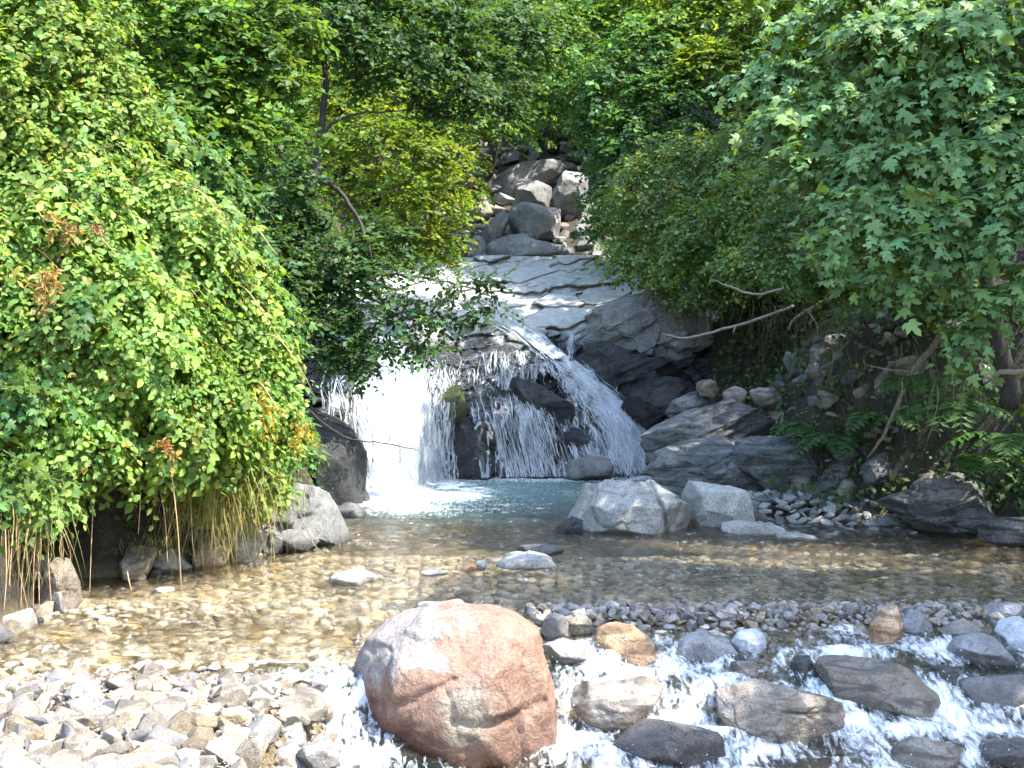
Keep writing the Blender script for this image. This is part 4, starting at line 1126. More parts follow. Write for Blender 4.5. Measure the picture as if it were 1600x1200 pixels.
# pebble heap by the right bank
heap = tag(empty('pebble_heap', (4.0, 17.6, 0.0)), kind='structure')
cand = []
for _ in range(1500):
    px_, py_ = random.uniform(1175, 1420), random.uniform(770, 832)
    d = 4400 / (max(py_, 800) - HOR) if py_ > 800 else 18.4
    cand.append(((px_ - 800) / FPX * d, d + random.uniform(-.2, .4), 0.05 + 0.09 * random.random() ** 2))
bx_ = np.array(poisson(cand, 0.62))
bz = np.maximum(terrain_z(bx_[:, 0], bx_[:, 1]), -0.08 + 0.28 * sstep(16.8, 18.2, bx_[:, 1]))
scatter('stone', 'fine_gravel', np.stack([bx_[:, 0], bx_[:, 1], bz + 0.03], 1), bx_[:, 2], cob_var, [M['grey'], M['rubble_grey'], M['bank_rock']], heap, 0.4, 300, 5, True)

# broken rock on the right bank
scree = tag(empty('right_bank_scree', (4.2, 20.0, 0.8)), kind='structure')
cand = []
for _ in range(1500):
    y = random.uniform(17.0, 24.5); xr = np.interp(y, _RY, _RX)
    cand.append((xr + random.uniform(-.05, 2.3), y, 0.06 + 0.22 * random.random() ** 2.2))
bx_ = np.array(poisson(cand, 0.62))
bz = terrain_z(bx_[:, 0], bx_[:, 1])
scatter('stone', 'fine_rubble', np.stack([bx_[:, 0], bx_[:, 1], bz + bx_[:, 2] * .25], 1), bx_[:, 2], ang_var, [M['bank_rock'], M['bank_rock'], M['brown']], scree, 0.5, 300, 16)

# stones on the gully floor above the falls
gully = tag(empty('gully_floor', (0.6, 34.0, 5.5)), kind='structure')
cand = []
for _ in range(900):
    y = random.uniform(31.2, 40.0)
    cand.append((random.uniform(-2.2, 3.0) + 0.05 * (y - 31), y, 0.10 + 0.35 * random.random() ** 2.5))
bx_ = np.array(poisson(cand, 0.62))
bz = terrain_z(bx_[:, 0], bx_[:, 1])
scatter('stone', 'fine_rubble', np.stack([bx_[:, 0], bx_[:, 1], bz + bx_[:, 2] * .2], 1), bx_[:, 2], ang_var, [M['gully'], M['gully'], M['rubble_grey']], gully, 0.5, 300, 17)

# stones lining the left shore
shore = tag(empty('left_shore', (-3.6, 13.6, 0.0)), kind='structure')
cand = []
for _ in range(1400):
    y = random.uniform(9.6, 15.3)
    if 11.65 < y < 12.95: continue
    xl = np.interp(y, _LY, _LX)
    cand.append((xl + random.uniform(-0.14, 0.18), y, 0.06 + 0.15 * random.random() ** 2))
bx_ = np.array(poisson(cand, 0.6))
bz = terrain_z(bx_[:, 0], bx_[:, 1]); low_ = bz < 0.28; bx_, bz = bx_[low_], np.maximum(bz[low_], -0.1)
scatter('stone', 'fine_gravel', np.stack([bx_[:, 0], bx_[:, 1], bz + 0.02], 1), bx_[:, 2], ang_var, [M['rubble'], M['rubble_grey'], M['grey_wet']], shore, 0.5, 300, 6)

# ------------------------------------------------------------------ foliage
T_OVATE = (np.array([(0, 0, 0), (-.30, .30, .05), (0, .36, -.03), (.30, .30, .05), (-.27, .66, .03), (0, .70, -.04), (.27, .66, .03), (0, 1.0, -.10)]),
           np.array([(0, 1, 2), (0, 2, 3), (1, 4, 5), (1, 5, 2), (2, 5, 6), (2, 6, 3), (4, 7, 5), (5, 7, 6)]))
T_DIAMOND = (np.array([(0, 0, 0), (-.33, .48, .07), (0, 1.0, -.08), (.33, .48, .07), (0, .5, -.03)]),
             np.array([(0, 1, 4), (0, 4, 3), (1, 2, 4), (4, 2, 3)]))
def maple_template():
    pts = [(0, 0), (-.16, -.10), (-.42, -.06), (-.60, .12), (-.40, .18), (-.66, .52), (-.46, .50), (-.20, .46), (-.22, .78), (0, 1.05), (.22, .78), (.20, .46), (.46, .50), (.66, .52), (.40, .18), (.60, .12), (.42, -.06), (.16, -.10)]
    v = [(0, .22, .05)] + [(x, y, -.22 * (x * x + (y - .2) ** 2)) for x, y in pts]
    n = len(pts)
    f = [(0, 1 + (k + 1) % n, 1 + k) for k in range(n)]
    return np.array(v, float), np.array(f)
T_MAPLE = maple_template()

def leaf_frames(dirs, nrm):
    y = dirs / (np.linalg.norm(dirs, axis=1)[:, None] + 1e-9)
    z = nrm - (nrm * y).sum(1)[:, None] * y
    z /= np.linalg.norm(z, axis=1)[:, None] + 1e-9
    x = np.cross(y, z)
    return np.stack([x, y, z], 2)          # columns

def leaf_soup(pos, fr, size, cols, tmpl):
    v, f = tmpl
    n = len(pos)
    V = np.einsum('nij,kj->nki', fr, v) * size[:, None, None] + pos[:, None, :]
    F = f[None] + (np.arange(n) * len(v))[:, None, None]
    C = np.repeat(np.concatenate([cols, np.ones((n, 1))], 1), len(v), 0)
    return V.reshape(-1, 3), F.reshape(-1, 3), C

def clump_sprays(clumps, dens, leaf, rs, per=9, length=0.45, droop=0.25, shell=(0.72, 1.06), back=0.35, facing=None, low=-0.75, rdepth=0.75):
    """leafy twigs set over the outside of overlapping lobes; returns pos, frames, size, clump id, spray id, twigs"""
    C = np.array([P(c[0], c[1], c[2]) for c in clumps])
    Rd = np.array([(c[3] / FPX * c[2], max(c[3], c[4]) / FPX * c[2] * rdepth, c[4] / FPX * c[2]) for c in clumps])
    PP, AX, UPN, CID = [], [], [], []
    for k in range(len(clumps)):
        r = Rd[k]
        area = 4 * math.pi * (((r[0] * r[1]) ** 1.6 + (r[0] * r[2]) ** 1.6 + (r[1] * r[2]) ** 1.6) / 3) ** (1 / 1.6)
        n = int(area * dens) + 4
        u = rs.normal(0, 1, (n * 2, 3)); u /= np.linalg.norm(u, axis=1)[:, None]
        u = u[(u[:, 1] < back) & (u[:, 2] > low)]
        rad = rs.uniform(shell[0], shell[1], len(u)) * (1 + 0.42 * fbm(u * 2.6 + k * 9.1, 3, 5 + k) + 0.30 * fbm(u * 6.5 + k * 3.1, 2, 55 + k)) * np.where(rs.random(len(u)) < .07, 1.13, 1.0)
        p = C[k] + u * r * rad[:, None]
        inside = np.zeros(len(u), bool)
        for j in range(len(clumps)):
            if j != k:
                inside |= ((((p - C[j]) / Rd[j]) ** 2).sum(1) < 0.62)
        gap = fbm(p * 1.7 + 3.3, 3, 77) < -.26
        keep_ = ~inside & ~(gap & (rs.random(len(u)) < .75))
        u, p = u[keep_], p[keep_]
        nr = u / r; nr /= np.linalg.norm(nr, axis=1)[:, None]
        ax = nr * np.array((1, 1, .45)) + rs.normal(0, .55, (len(u), 3)) * np.array((1, 1, .5)) + np.array((0, 0, -droop))
        ax /= np.linalg.norm(ax, axis=1)[:, None]
        PP.append(p); AX.append(ax); UPN.append(nr); CID.append(np.full(len(p), k))
    p = np.concatenate(PP); ax = np.concatenate(AX); nr = np.concatenate(UPN); cid = np.concatenate(CID)
    n = len(p)
    Ls = length * rs.uniform(.55, 1.3, n)
    up = np.array((0, 0, 1.0))
    side = np.cross(ax, up); side /= np.linalg.norm(side, axis=1)[:, None] + 1e-9
    t = (np.arange(per) + 0.5) / per
    sg = np.where(np.arange(per) % 2, 1.0, -1.0)
    arc = (t ** 2)[None, :, None] * np.array((0, 0, -1.0)) * (Ls * droop)[:, None, None]
    pos = p[:, None] + ax[:, None] * (Ls[:, None] * (t - .5)[None])[..., None] + arc
    dirs = ax[:, None] * .55 + side[:, None] * sg[None, :, None] * .8 + np.array((0, 0, -droop))
    dirs = dirs + rs.normal(0, .3, dirs.shape)
    nn = (up * .75 + nr * .65)[:, None] + rs.normal(0, .38, dirs.shape)
    if facing is not None: nn = nn + np.array(facing)
    size = leaf * rs.uniform(.65, 1.2, (n, per)) * rs.uniform(.6, 1.3, (n, 1))
    twigs = (p - ax * Ls[:, None] * .55, p + ax * Ls[:, None] * .5 + arc[:, -1])
    return (pos.reshape(-1, 3), leaf_frames(dirs.reshape(-1, 3), nn.reshape(-1, 3)), size.ravel(), np.repeat(cid, per), np.repeat(np.arange(n), per), twigs)

def colours(base, cid, sid, rs, v=.22, warm=.15, alt=None, altp=.12):
    base = np.array(base); n = len(cid)
    cl = rs.normal(1, v * .5, cid.max() + 1)[cid]
    sp = rs.normal(1, v * .7, sid.max() + 1)[sid]
    lf = rs.normal(1, v, n)
    c = base[None] * np.clip(cl * sp * lf, .35, 2.0)[:, None]
    wm = np.clip(rs.normal(0, warm, sid.max() + 1)[sid] + rs.normal(0, warm * .6, n), -.3, .8)
    c = c * np.stack([1 + wm * 1.1, 1 + wm * .25, 1 - wm * .6], 1)
    if alt is not None:
        pick = rs.random(n) < altp
        c[pick] = np.array(alt) * rs.uniform(.7, 1.2, (pick.sum(), 1))
    return np.clip(c, .004, .8)

def twig_soup(twigs, rs, frac, rad, sp):
    a, b = twigs
    pick = np.nonzero(rs.random(len(a)) < frac)[0]
    for i in pick:
        m = (a[i] + b[i]) / 2 + np.array((0, 0, .02))
        v, f = tube([a[i], m, b[i]], [rad, rad * .8, rad * .35], 3, False)
        sp.add(v, f)

def plant(name, label, cat, root_px, clumps, leaf, base, seed, dens=60, tmpl=T_DIAMOND, mat='leaf', n_leaves=0, trunk=None, limbs=(), alt=None, altp=.1, twigfrac=.25, group=None, per=9, length=.45, droop=.25, facing=None, warm=.15, v=.22, crown='crown', twigr=.004, bark='bark', shell=(.72, 1.06), low=-.75, rdepth=.75):
    """a tree or shrub: trunk and limbs as tapered tubes, crown of single leaves"""
    rs = np.random.default_rng(seed)
    e = empty(name, P(*root_px), label, cat, group)
    el = np.array(e.location)
    if trunk:
        path = smooth_path([P(*q[:3]) for q in trunk], 26)
        rad = np.interp(np.linspace(0, 1, 26), np.linspace(0, 1, len(trunk)), [q[3] for q in trunk])
        path += np.stack([fbm(np.stack([np.arange(26) * .35, np.full(26, seed), np.full(26, k * 3.7)], 1), 3, seed) for k in range(3)], 1) * rad[:, None] * 1.2
        vv, f_ = tube(path, rad, 10); sp = Soup(); sp.add(vv, f_); sp.build('trunk', M[bark], e)
    for lb in limbs:
        path = smooth_path([P(*q[:3]) for q in lb], 16)
        rad = np.interp(np.linspace(0, 1, 16), np.linspace(0, 1, len(lb)), [q[3] for q in lb])
        path += rs.normal(0, .012, path.shape)
        vv, f_ = tube(path, rad, 6); sp = Soup(); sp.add(vv, f_); sp.build('limb', M[bark], e)
    pos, fr, size, cid, sid, twigs = clump_sprays(clumps, dens, leaf, rs, per, length, droop, facing=facing, shell=shell, low=low, rdepth=rdepth)
    cols = colours(base, cid, sid, rs, v, warm, alt, altp)
    own = np.zeros(len(pos), bool)
    if n_leaves:
        # the leaves that show largest: nearest and in frame
        px, py = px_of(pos[:, 0], pos[:, 1], pos[:, 2])
        vis = (px > 0) & (px < 1600) & (py > 0) & (py < 1200)
        score = size / pos[:, 1] * vis * rs.uniform(.7, 1, len(pos))
        own[np.argsort(-score)[:n_leaves]] = True
        meshes = []
        for k in range(8):
            cc = np.median(cols[own], 0) * rs.uniform(.75, 1.3)
            cc = cc * np.array((rs.uniform(.85, 1.25), 1, rs.uniform(.8, 1.1)))
            tv_, tf_ = tmpl
            me = raw_mesh('leaf', tv_, tf_, True, {'col': ('FLOAT_COLOR', np.tile(np.append(cc, 1), (len(tv_), 1)))})
            me.materials.append(M[mat]); meshes.append(me)
        for i in np.nonzero(own)[0]:
            o = bpy.data.objects.new('leaf', meshes[rs.integers(8)])
            o.parent = e
            mt = Matrix(fr[i].tolist()).to_4x4()
            o.location = pos[i] - el; o.rotation_euler = mt.to_euler(); o.scale = (size[i],) * 3
            COL.objects.link(o)
    sp = Soup()
    sp.add(*leaf_soup(pos[~own], fr[~own], size[~own], cols[~own], tmpl))
    o = sp.build(crown, M[mat], e)
    if n_leaves: o['kind'] = 'stuff'
    if twigfrac:
        tw = Soup(); twig_soup(twigs, rs, twigfrac, twigr, tw)
        if tw.n: tw.build('twigs', M[bark], e)['kind'] = 'stuff'
    return e

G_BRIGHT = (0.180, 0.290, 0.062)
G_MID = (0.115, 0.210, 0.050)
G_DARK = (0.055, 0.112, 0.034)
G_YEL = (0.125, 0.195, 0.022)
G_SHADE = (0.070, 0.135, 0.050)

# left bank: bramble thicket and the shrubs above it
plant('bramble_thicket', 'sunlit bramble thicket hanging over the left bank down to the water', 'bramble', (200, 850, 14.3),
      [(60, 330, 12.6, 170, 130), (210, 390, 13.2, 150, 130), (310, 480, 13.8, 125, 120), (130, 520, 12.4, 180, 150), (330, 600, 13.8, 115, 105), (215, 640, 12.9, 150, 95), (55, 670, 11.7, 110, 95), (400, 650, 14.2, 62, 75),
       (20, 480, 11.9, 130, 150), (300, 690, 13.5, 100, 65), (30, 760, 11.3, 75, 45), (360, 740, 14.0, 80, 45), (380, 540, 14.3, 70, 120)],
      0.086, G_BRIGHT, 11, facing=(.25, -.25, 0), v=.26, warm=.13, dens=125, tmpl=T_OVATE, n_leaves=300, alt=(0.30, 0.22, 0.05), altp=.035, twigfrac=.2, per=8, length=.38, droop=.45, crown='foliage', bark='stem_green', shell=(.78, 1.05), low=-.95,
      limbs=[[(250, 845, 14.3, .03), (230, 700, 13.7, .025), (200, 560, 13.4, .015)], [(330, 840, 14.5, .03), (330, 700, 14.2, .02), (320, 560, 14.2, .012)], [(60, 900, 12.4, .03), (60, 760, 12.1, .02), (80, 560, 12.6, .012)]])
plant('vine_shrub', 'tall sunlit leafy shrub in the upper left corner above the brambles', 'shrub', (60, 500, 14.8),
      [(20, 80, 13.0, 150, 150), (110, 180, 13.2, 120, 130), (190, 260, 13.6, 90, 90), (60, 230, 12.8, 120, 110), (-40, 200, 12.4, 120, 150), (90, 10, 13.8, 90, 80), (270, 320, 14.0, 80, 70), (330, 390, 14.3, 65, 70)],
      0.084, (0.180, 0.285, 0.055), 12, facing=(.25, -.25, 0), v=.26, warm=.13, dens=115, tmpl=T_OVATE, n_leaves=300, alt=(0.26, 0.24, 0.05), altp=.05, twigfrac=.2, per=8, length=.4, droop=.35, crown='foliage', bark='stem_green', shell=(.78, 1.05),
      limbs=[[(60, 500, 14.8, .05), (70, 300, 14.2, .04), (90, 100, 14.0, .02)], [(70, 400, 14.4, .04), (170, 300, 14.2, .03), (240, 240, 14.2, .015)]])
plant('hop_vine', 'vine with lobed leaves trailing over the right edge of the brambles', 'vine', (420, 640, 14.6),
      [(330, 300, 14.0, 55, 40), (380, 400, 14.2, 45, 50), (420, 480, 14.4, 38, 50), (300, 240, 13.9, 45, 30), (430, 580, 14.5, 36, 50), (250, 200, 13.7, 45, 30), (455, 660, 14.6, 24, 40)],
      0.10, (0.10, 0.195, 0.045), 41, dens=48, tmpl=T_MAPLE, twigfrac=.5, per=7, length=.5, droop=.5, crown='foliage', bark='stem_green', facing=(.25, -.25, 0))
plant('hop_vine', 'vine with lobed leaves draped low over the left edge of the brambles', 'vine', (20, 800, 11.6),
      [(40, 600, 11.3, 60, 40), (90, 700, 11.6, 60, 36), (20, 740, 11.0, 45, 36), (150, 660, 11.9, 50, 26), (120, 480, 11.5, 60, 30), (210, 560, 12.0, 50, 26)],
      0.085, (0.11, 0.21, 0.05), 42, dens=40, tmpl=T_MAPLE, twigfrac=.5, per=7, length=.45, droop=.5, crown='foliage', bark='stem_green', facing=(.25, -.25, 0))
rsb = np.random.default_rng(43)
thick = [o for o in COL.objects if o.name == 'bramble_thicket'][0]
for k in range(26):       # arching canes over the mound
    x0, y0 = rsb.uniform(20, 400), rsb.uniform(280, 640)
    dd = 11.3 + 2.3 * (x0 / 450) + rsb.uniform(-.1, .2)
    dx, dy = rsb.uniform(40, 110), rsb.uniform(20, 110)
    p_ = smooth_path([P(x0, y0, dd + .4), P(x0 + dx * .4, y0 - 14 + dy * .2, dd), P(x0 + dx * .8, y0 + dy * .6, dd - .05), P(x0 + dx, y0 + dy, dd + .1)], 14)
    v, f = tube(p_, np.linspace(.008, .003, 14), 5); sp = Soup(); sp.add(v, f); sp.build('cane', M['stem_red' if k % 3 == 0 else 'stem'], thick)
plant('hazel_tree', 'hazel with layered sprays leaning out above the shrub at upper left', 'tree', (330, 560, 17.5),
      [(290, 40, 16.5, 90, 50), (350, 90, 16.8, 85, 45), (300, 130, 16.3, 70, 35), (400, 130, 17, 75, 38), (260, 190, 16, 60, 35), (350, 210, 16.6, 70, 35), (420, 40, 17.2, 80, 45), (200, 20, 16.2, 80, 45), (330, 290, 16.4, 55, 35), (420, 220, 17.4, 60, 30)],
      0.12, (0.095, 0.175, 0.034), 13, dens=42, tmpl=T_OVATE, twigfrac=.4, per=8, length=.5, droop=.12,
      trunk=[(330, 560, 17.5, .12), (335, 380, 17.4, .10), (350, 200, 17.2, .07), (360, 20, 17, .04)],
      limbs=[[(342, 280, 17.3, .05), (390, 220, 17.2, .035), (440, 200, 17.2, .015)], [(350, 180, 17.2, .045), (290, 120, 16.7, .03), (250, 70, 16.4, .012)]])
plant('alder_tree', 'dark shaded tree with forked trunk left of the falls', 'tree', (455, 560, 19.6),
      [(470, 30, 19.5, 110, 60), (560, 50, 20, 110, 75), (650, 90, 20.8, 110, 80), (740, 140, 21.6, 85, 70), (620, 20, 21, 120, 60), (760, 60, 22.5, 100, 70), (430, 330, 19.6, 70, 60), (470, 400, 19.6, 75, 70), (420, 430, 19, 60, 70), (540, 420, 19.7, 70, 55), (500, 500, 19.5, 55, 60),
       (545, 545, 19.4, 45, 45), (440, 260, 19.3, 50, 45), (500, 470, 20.3, 60, 60), (420, 540, 18.6, 50, 70), (590, 380, 20.3, 55, 40)],
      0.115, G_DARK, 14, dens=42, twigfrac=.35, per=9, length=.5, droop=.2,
      trunk=[(455, 560, 19.6, .10), (460, 440, 19.6, .09), (482, 320, 19.7, .07), (496, 230, 19.8, .06), (508, 130, 19.9, .05), (500, 0, 20, .03)],
      limbs=[[(490, 265, 19.8, .04), (540, 310, 19.7, .032), (575, 380, 19.5, .022), (585, 460, 19.4, .010)], [(500, 215, 19.8, .03), (545, 180, 20, .022), (640, 172, 20.4, .008)], [(488, 225, 19.8, .03), (440, 226, 19.6, .02), (400, 240, 19.4, .01)],
             [(488, 290, 19.7, .04), (440, 250, 19.6, .03), (410, 180, 19.4, .012)], [(540, 560, 19.3, .02), (548, 470, 19.4, .02), (552, 360, 19.5, .02)], [(465, 500, 19.5, .03), (490, 440, 19.3, .03), (520, 380, 19.4, .02)]])
plant('overhanging_branch', 'dark leafy branch drooping across the upper falls', 'branch', (600, 400, 19.8),
      [(600, 455, 19.4, 65, 38), (670, 440, 19.6, 65, 26), (735, 445, 19.9, 60, 22), (640, 500, 19.4, 60, 32), (700, 500, 19.7, 55, 24), (590, 540, 19.3, 55, 32), (765, 485, 20.1, 38, 12), (660, 545, 19.6, 45, 16), (560, 590, 19.2, 32, 26), (690, 472, 19.6, 60, 22), (620, 425, 19.5, 55, 22), (555, 490, 19.3, 50, 36)],
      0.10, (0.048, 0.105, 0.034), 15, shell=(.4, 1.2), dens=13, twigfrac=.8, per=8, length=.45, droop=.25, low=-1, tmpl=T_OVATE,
      limbs=[[(545, 420, 19.6, .03), (620, 430, 19.5, .022), (700, 440, 19.8, .015), (790, 470, 20.1, .006)], [(560, 450, 19.5, .025), (620, 490, 19.4, .015), (690, 510, 19.7, .006)], [(550, 470, 19.5, .025), (575, 540, 19.3, .015), (600, 600, 19.2, .006)]])
plant('young_tree', 'yellow green backlit young tree above the left side of the falls', 'tree', (640, 420, 25.5),
      [(640, 250, 24.5, 85, 60), (610, 320, 24.2, 75, 50), (675, 310, 25, 62, 52), (580, 220, 24.3, 60, 50), (700, 235, 26, 55, 48), (640, 380, 25, 75, 30), (690, 372, 25.6, 36, 34), (560, 290, 24, 55, 50), (540, 200, 24.6, 50, 45), (530, 150, 25, 50, 45), (600, 150, 25.4, 60, 45), (680, 170, 26, 60, 45), (730, 300, 26, 28, 40), (655, 405, 25, 60, 16), (590, 390, 24.5, 50, 22)],
      0.115, G_YEL, 16, shell=(.45, 1.15), dens=25, twigfrac=.3, per=9, length=.5, droop=.2, alt=(0.32, 0.28, 0.04), altp=.05,
      trunk=[(640, 420, 25.5, .07), (640, 330, 25.3, .05), (650, 220, 25.2, .03)])
# background crowns
plant('broadleaf_tree', 'mid green tree crown closing the view above the gully', 'tree', (800, 300, 33),
      [(800, 40, 31, 110, 75), (880, 90, 31.5, 110, 75), (830, 160, 31.5, 80, 45), (930, 30, 32, 110, 75), (720, 190, 30, 70, 45), (770, 190, 31, 65, 34), (880, 180, 32, 70, 30)],
      0.15, G_MID, 17, dens=24, twigfrac=.15, per=9, length=.6,
      trunk=[(760, 300, 34, .14), (775, 200, 33.5, .11), (820, 60, 33, .07)])
plant('broadleaf_tree', 'bluish green shaded tree crown right of the gully', 'tree', (960, 360, 31),
      [(980, 150, 29.5, 85, 80), (975, 220, 29.5, 60, 55), (1030, 90, 29.5, 80, 70), (945, 290, 29.3, 36, 50), (1010, 230, 28.6, 80, 60), (1060, 170, 28.6, 75, 65), (938, 350, 29.5, 26, 35)],
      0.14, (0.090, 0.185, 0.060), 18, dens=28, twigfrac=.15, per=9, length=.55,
      trunk=[(985, 370, 30.5, .12), (985, 260, 30.2, .10), (1000, 100, 30, .06)])
plant('broadleaf_tree', 'yellowish green sunlit tree crown at the top right of centre', 'tree', (1180, 330, 30),
      [(1090, 30, 30, 90, 60), (1190, 40, 29.5, 100, 65), (1130, 110, 28.8, 85, 55), (1280, 20, 29, 90, 60), (1220, 120, 28.5, 80, 50), (1030, 10, 31, 70, 50), (1010, -70, 26, 120, 50), (1090, -50, 25.5, 110, 50)],
      0.15, (0.165, 0.25, 0.042), 19, dens=26, twigfrac=.15, per=9, length=.55,
      trunk=[(1180, 330, 30, .14), (1175, 200, 30, .11), (1160, 40, 30, .06)])
plant('shrub', 'shaded greyish green shrub hanging over the right of the falls', 'shrub', (1080, 440, 25.5),
      [(1005, 310, 26.5, 62, 70), (1060, 310, 25.5, 85, 75), (1120, 370, 24.4, 85, 65), (1030, 395, 25.8, 75, 40), (1180, 330, 23.5, 80, 70), (1100, 260, 25.5, 85, 60), (1190, 240, 24.5, 80, 70), (985, 375, 27, 38, 30), (1200, 410, 22.5, 70, 40), (1080, 430, 25, 60, 22), (1095, 458, 24.8, 45, 20), (1000, 418, 26.5, 45, 20)],
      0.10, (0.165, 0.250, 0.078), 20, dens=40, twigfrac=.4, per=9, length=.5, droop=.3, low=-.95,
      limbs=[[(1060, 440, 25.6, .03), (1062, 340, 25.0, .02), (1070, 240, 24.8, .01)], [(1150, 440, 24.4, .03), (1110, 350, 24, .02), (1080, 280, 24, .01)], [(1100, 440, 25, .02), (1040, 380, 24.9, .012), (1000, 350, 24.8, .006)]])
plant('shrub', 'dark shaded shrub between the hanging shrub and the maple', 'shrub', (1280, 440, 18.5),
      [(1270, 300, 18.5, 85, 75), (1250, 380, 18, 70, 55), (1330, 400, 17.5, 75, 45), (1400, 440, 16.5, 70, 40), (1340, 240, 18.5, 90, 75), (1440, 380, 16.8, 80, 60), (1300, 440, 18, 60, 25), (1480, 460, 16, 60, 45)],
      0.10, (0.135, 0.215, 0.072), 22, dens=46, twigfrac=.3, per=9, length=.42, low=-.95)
# maple on the right
plant('maple_tree', 'maple with large pale green lobed leaves on the right bank', 'tree', (1575, 620, 13.6),
      [(1255, 185, 14.4, 85, 30), (1330, 105, 14.6, 95, 32), (1430, 50, 14, 105, 34), (1540, 40, 13.4, 100, 40), (1395, 165, 13.8, 105, 30), (1500, 130, 13.4, 105, 34), (1585, 180, 12.9, 70, 42), (1300, 250, 13.8, 80, 26), (1420, 245, 13.2, 100, 28), (1530, 235, 12.9, 90, 30),
       (1590, 270, 12.5, 50, 34), (1370, 315, 13.0, 90, 24), (1480, 320, 12.7, 85, 24), (1330, 375, 12.9, 65, 15), (1430, 375, 12.5, 70, 16), (1300, 395, 12.9, 30, 9), (1415, 425, 12.5, 32, 20), (1585, 350, 12.2, 42, 36), (1200, 120, 15.2, 60, 26), (1260, 40, 15.2, 80, 26), (1525, 395, 12.4, 20, 16), (1545, 465, 12.3, 40, 24), (1520, 520, 12.3, 26, 24), (1590, 430, 12.2, 28, 22), (1350, 10, 14.8, 90, 30)],
      0.112, (0.135, 0.240, 0.080), 21, facing=(-.1, -.35, .1), dens=34, tmpl=T_MAPLE, mat='maple', n_leaves=300, twigfrac=.5, per=7, length=.55, droop=.35, twigr=.005, low=-.9, v=.16, warm=.08,
      trunk=[(1575, 640, 13.7, .11), (1556, 540, 13.6, .095), (1540, 440, 13.5, .085), (1522, 330, 13.5, .075), (1510, 180, 13.5, .06), (1490, 20, 13.6, .04)],
      limbs=[[(1525, 340, 13.5, .04), (1450, 290, 13.3, .03), (1360, 310, 13.1, .012)], [(1512, 200, 13.5, .045), (1420, 150, 13.7, .03), (1300, 170, 13.9, .012)], [(1535, 420, 13.5, .025), (1560, 380, 12.9, .018), (1600, 350, 12.5, .01)], [(1540, 460, 13.5, .025), (1535, 500, 12.9, .015), (1520, 530, 12.6, .008)],
             [(1505, 120, 13.5, .035), (1560, 90, 13.2, .025), (1620, 60, 13, .012)]])

# trees higher up the right slope, whose crowns shade the right half of the stream
def slope_tree(loc, h, r, seed, label):
    rs = np.random.default_rng(seed)
    e = empty('slope_tree', loc, label, 'tree', 'tall trees up the right slope')
    x, y, z = loc
    v, f = tube(smooth_path([(x, y, z), (x - .2, y + .1, z + h * .5), (x - .1, y, z + h * .95)], 12), np.linspace(.22, .05, 12), 9)
    sp = Soup(); sp.add(v, f); sp.build('trunk', M['bark'], e)
    n = 5200
    u = rs.normal(0, 1, (n, 3)); u /= np.linalg.norm(u, axis=1)[:, None]
    lob = rs.normal(0, 1, (9, 3)) * np.array((.55, .55, .5)) * r
    k = rs.integers(0, 9, n)
    pos = np.array((x, y, z + h * .72)) + lob[k] + u * r * .55 * rs.uniform(.6, 1, (n, 1))
    fr = leaf_frames(rs.normal(0, 1, (n, 3)), np.array((0, 0, 1.0)) + rs.normal(0, .5, (n, 3)))
    cols = colours(G_MID, k, k, rs)
    sp = Soup(); sp.add(*leaf_soup(pos, fr, rs.uniform(.18, .34, n), cols, T_DIAMOND)); sp.build('crown', M['leaf_matte'], e)
for i, (x, y, h, r) in enumerate([(9.2, 10.5, 9, 2.6), (10.2, 14.5, 9.5, 2.8), (10.5, 18.5, 9.5, 2.8), (11.0, 23, 10, 3.0), (9.8, 7.2, 9, 2.4), (7.6, 20.4, 10, 2.7)]):
    slope_tree((x, y, float(terrain_z(np.array([x]), np.array([y]))[0]) - .1), h, r, 500 + i, ['tall green tree on the right slope beside the maple', 'tall green tree on the right slope just behind the maple', 'tall green tree on the right slope level with the pebble heap', 'farthest tall green tree on the right slope, level with the falls', 'nearest tall green tree on the right slope, level with the rapids', 'tall green tree on the right bank above the dark hollow'][i])

# woodland closing the background
rs = np.random.default_rng(77)
cl = []
for _ in range(300):
    y = rs.uniform(34, 60); px_ = rs.uniform(-60, 1660)
    x = (px_ - 800) / FPX * y
    z = float(terrain_z(np.array([x]), np.array([y]))[0]) + rs.uniform(.8, 3.2)
    py_ = HOR - (z - CAM_H) / y * FPX
    if py_ < -160 or (py_ > 150 and 700 < px_ < 960): continue
    cl.append((px_, py_, y, rs.uniform(1.3, 2.3) / y * FPX, rs.uniform(1.0, 1.9) / y * FPX))
for _ in range(40):      # behind the alder
    y = rs.uniform(31, 38); px_ = rs.uniform(430, 610); x = (px_ - 800) / FPX * y
    z = float(terrain_z(np.array([x]), np.array([y]))[0]) + rs.uniform(.3, 3.0)
    py_ = HOR - (z - CAM_H) / y * FPX
    if py_ > 330: continue
    cl.append((px_, py_, y, rs.uniform(1.0, 1.6) / y * FPX, rs.uniform(.8, 1.3) / y * FPX))
for _ in range(70):      # slopes either side, nearer
    y = rs.uniform(24, 37); sd = rs.random() < .5
    px_ = rs.uniform(-40, 420) if sd else rs.uniform(1180, 1640)
    x = (px_ - 800) / FPX * y
    z = float(terrain_z(np.array([x]), np.array([y]))[0]) + rs.uniform(.3, 1.8)
    py_ = HOR - (z - CAM_H) / y * FPX
    if py_ < -160: continue
    cl.append((px_, py_, y, rs.uniform(1.0, 1.8) / y * FPX, rs.uniform(.8, 1.5) / y * FPX))
pos, fr, size, cid, sid, tw = clump_sprays(cl, 8, .24, rs, 9, .8, .2)
sp = Soup(); sp.add(*leaf_soup(pos, fr, size, colours(G_MID, cid, sid, rs), T_DIAMOND))
tag(sp.build('hillside_woodland', M['leaf_matte'], None, True, (0, 45, 8)), 'mass of green woodland on the slope behind everything', 'woodland', None, 'stuff')

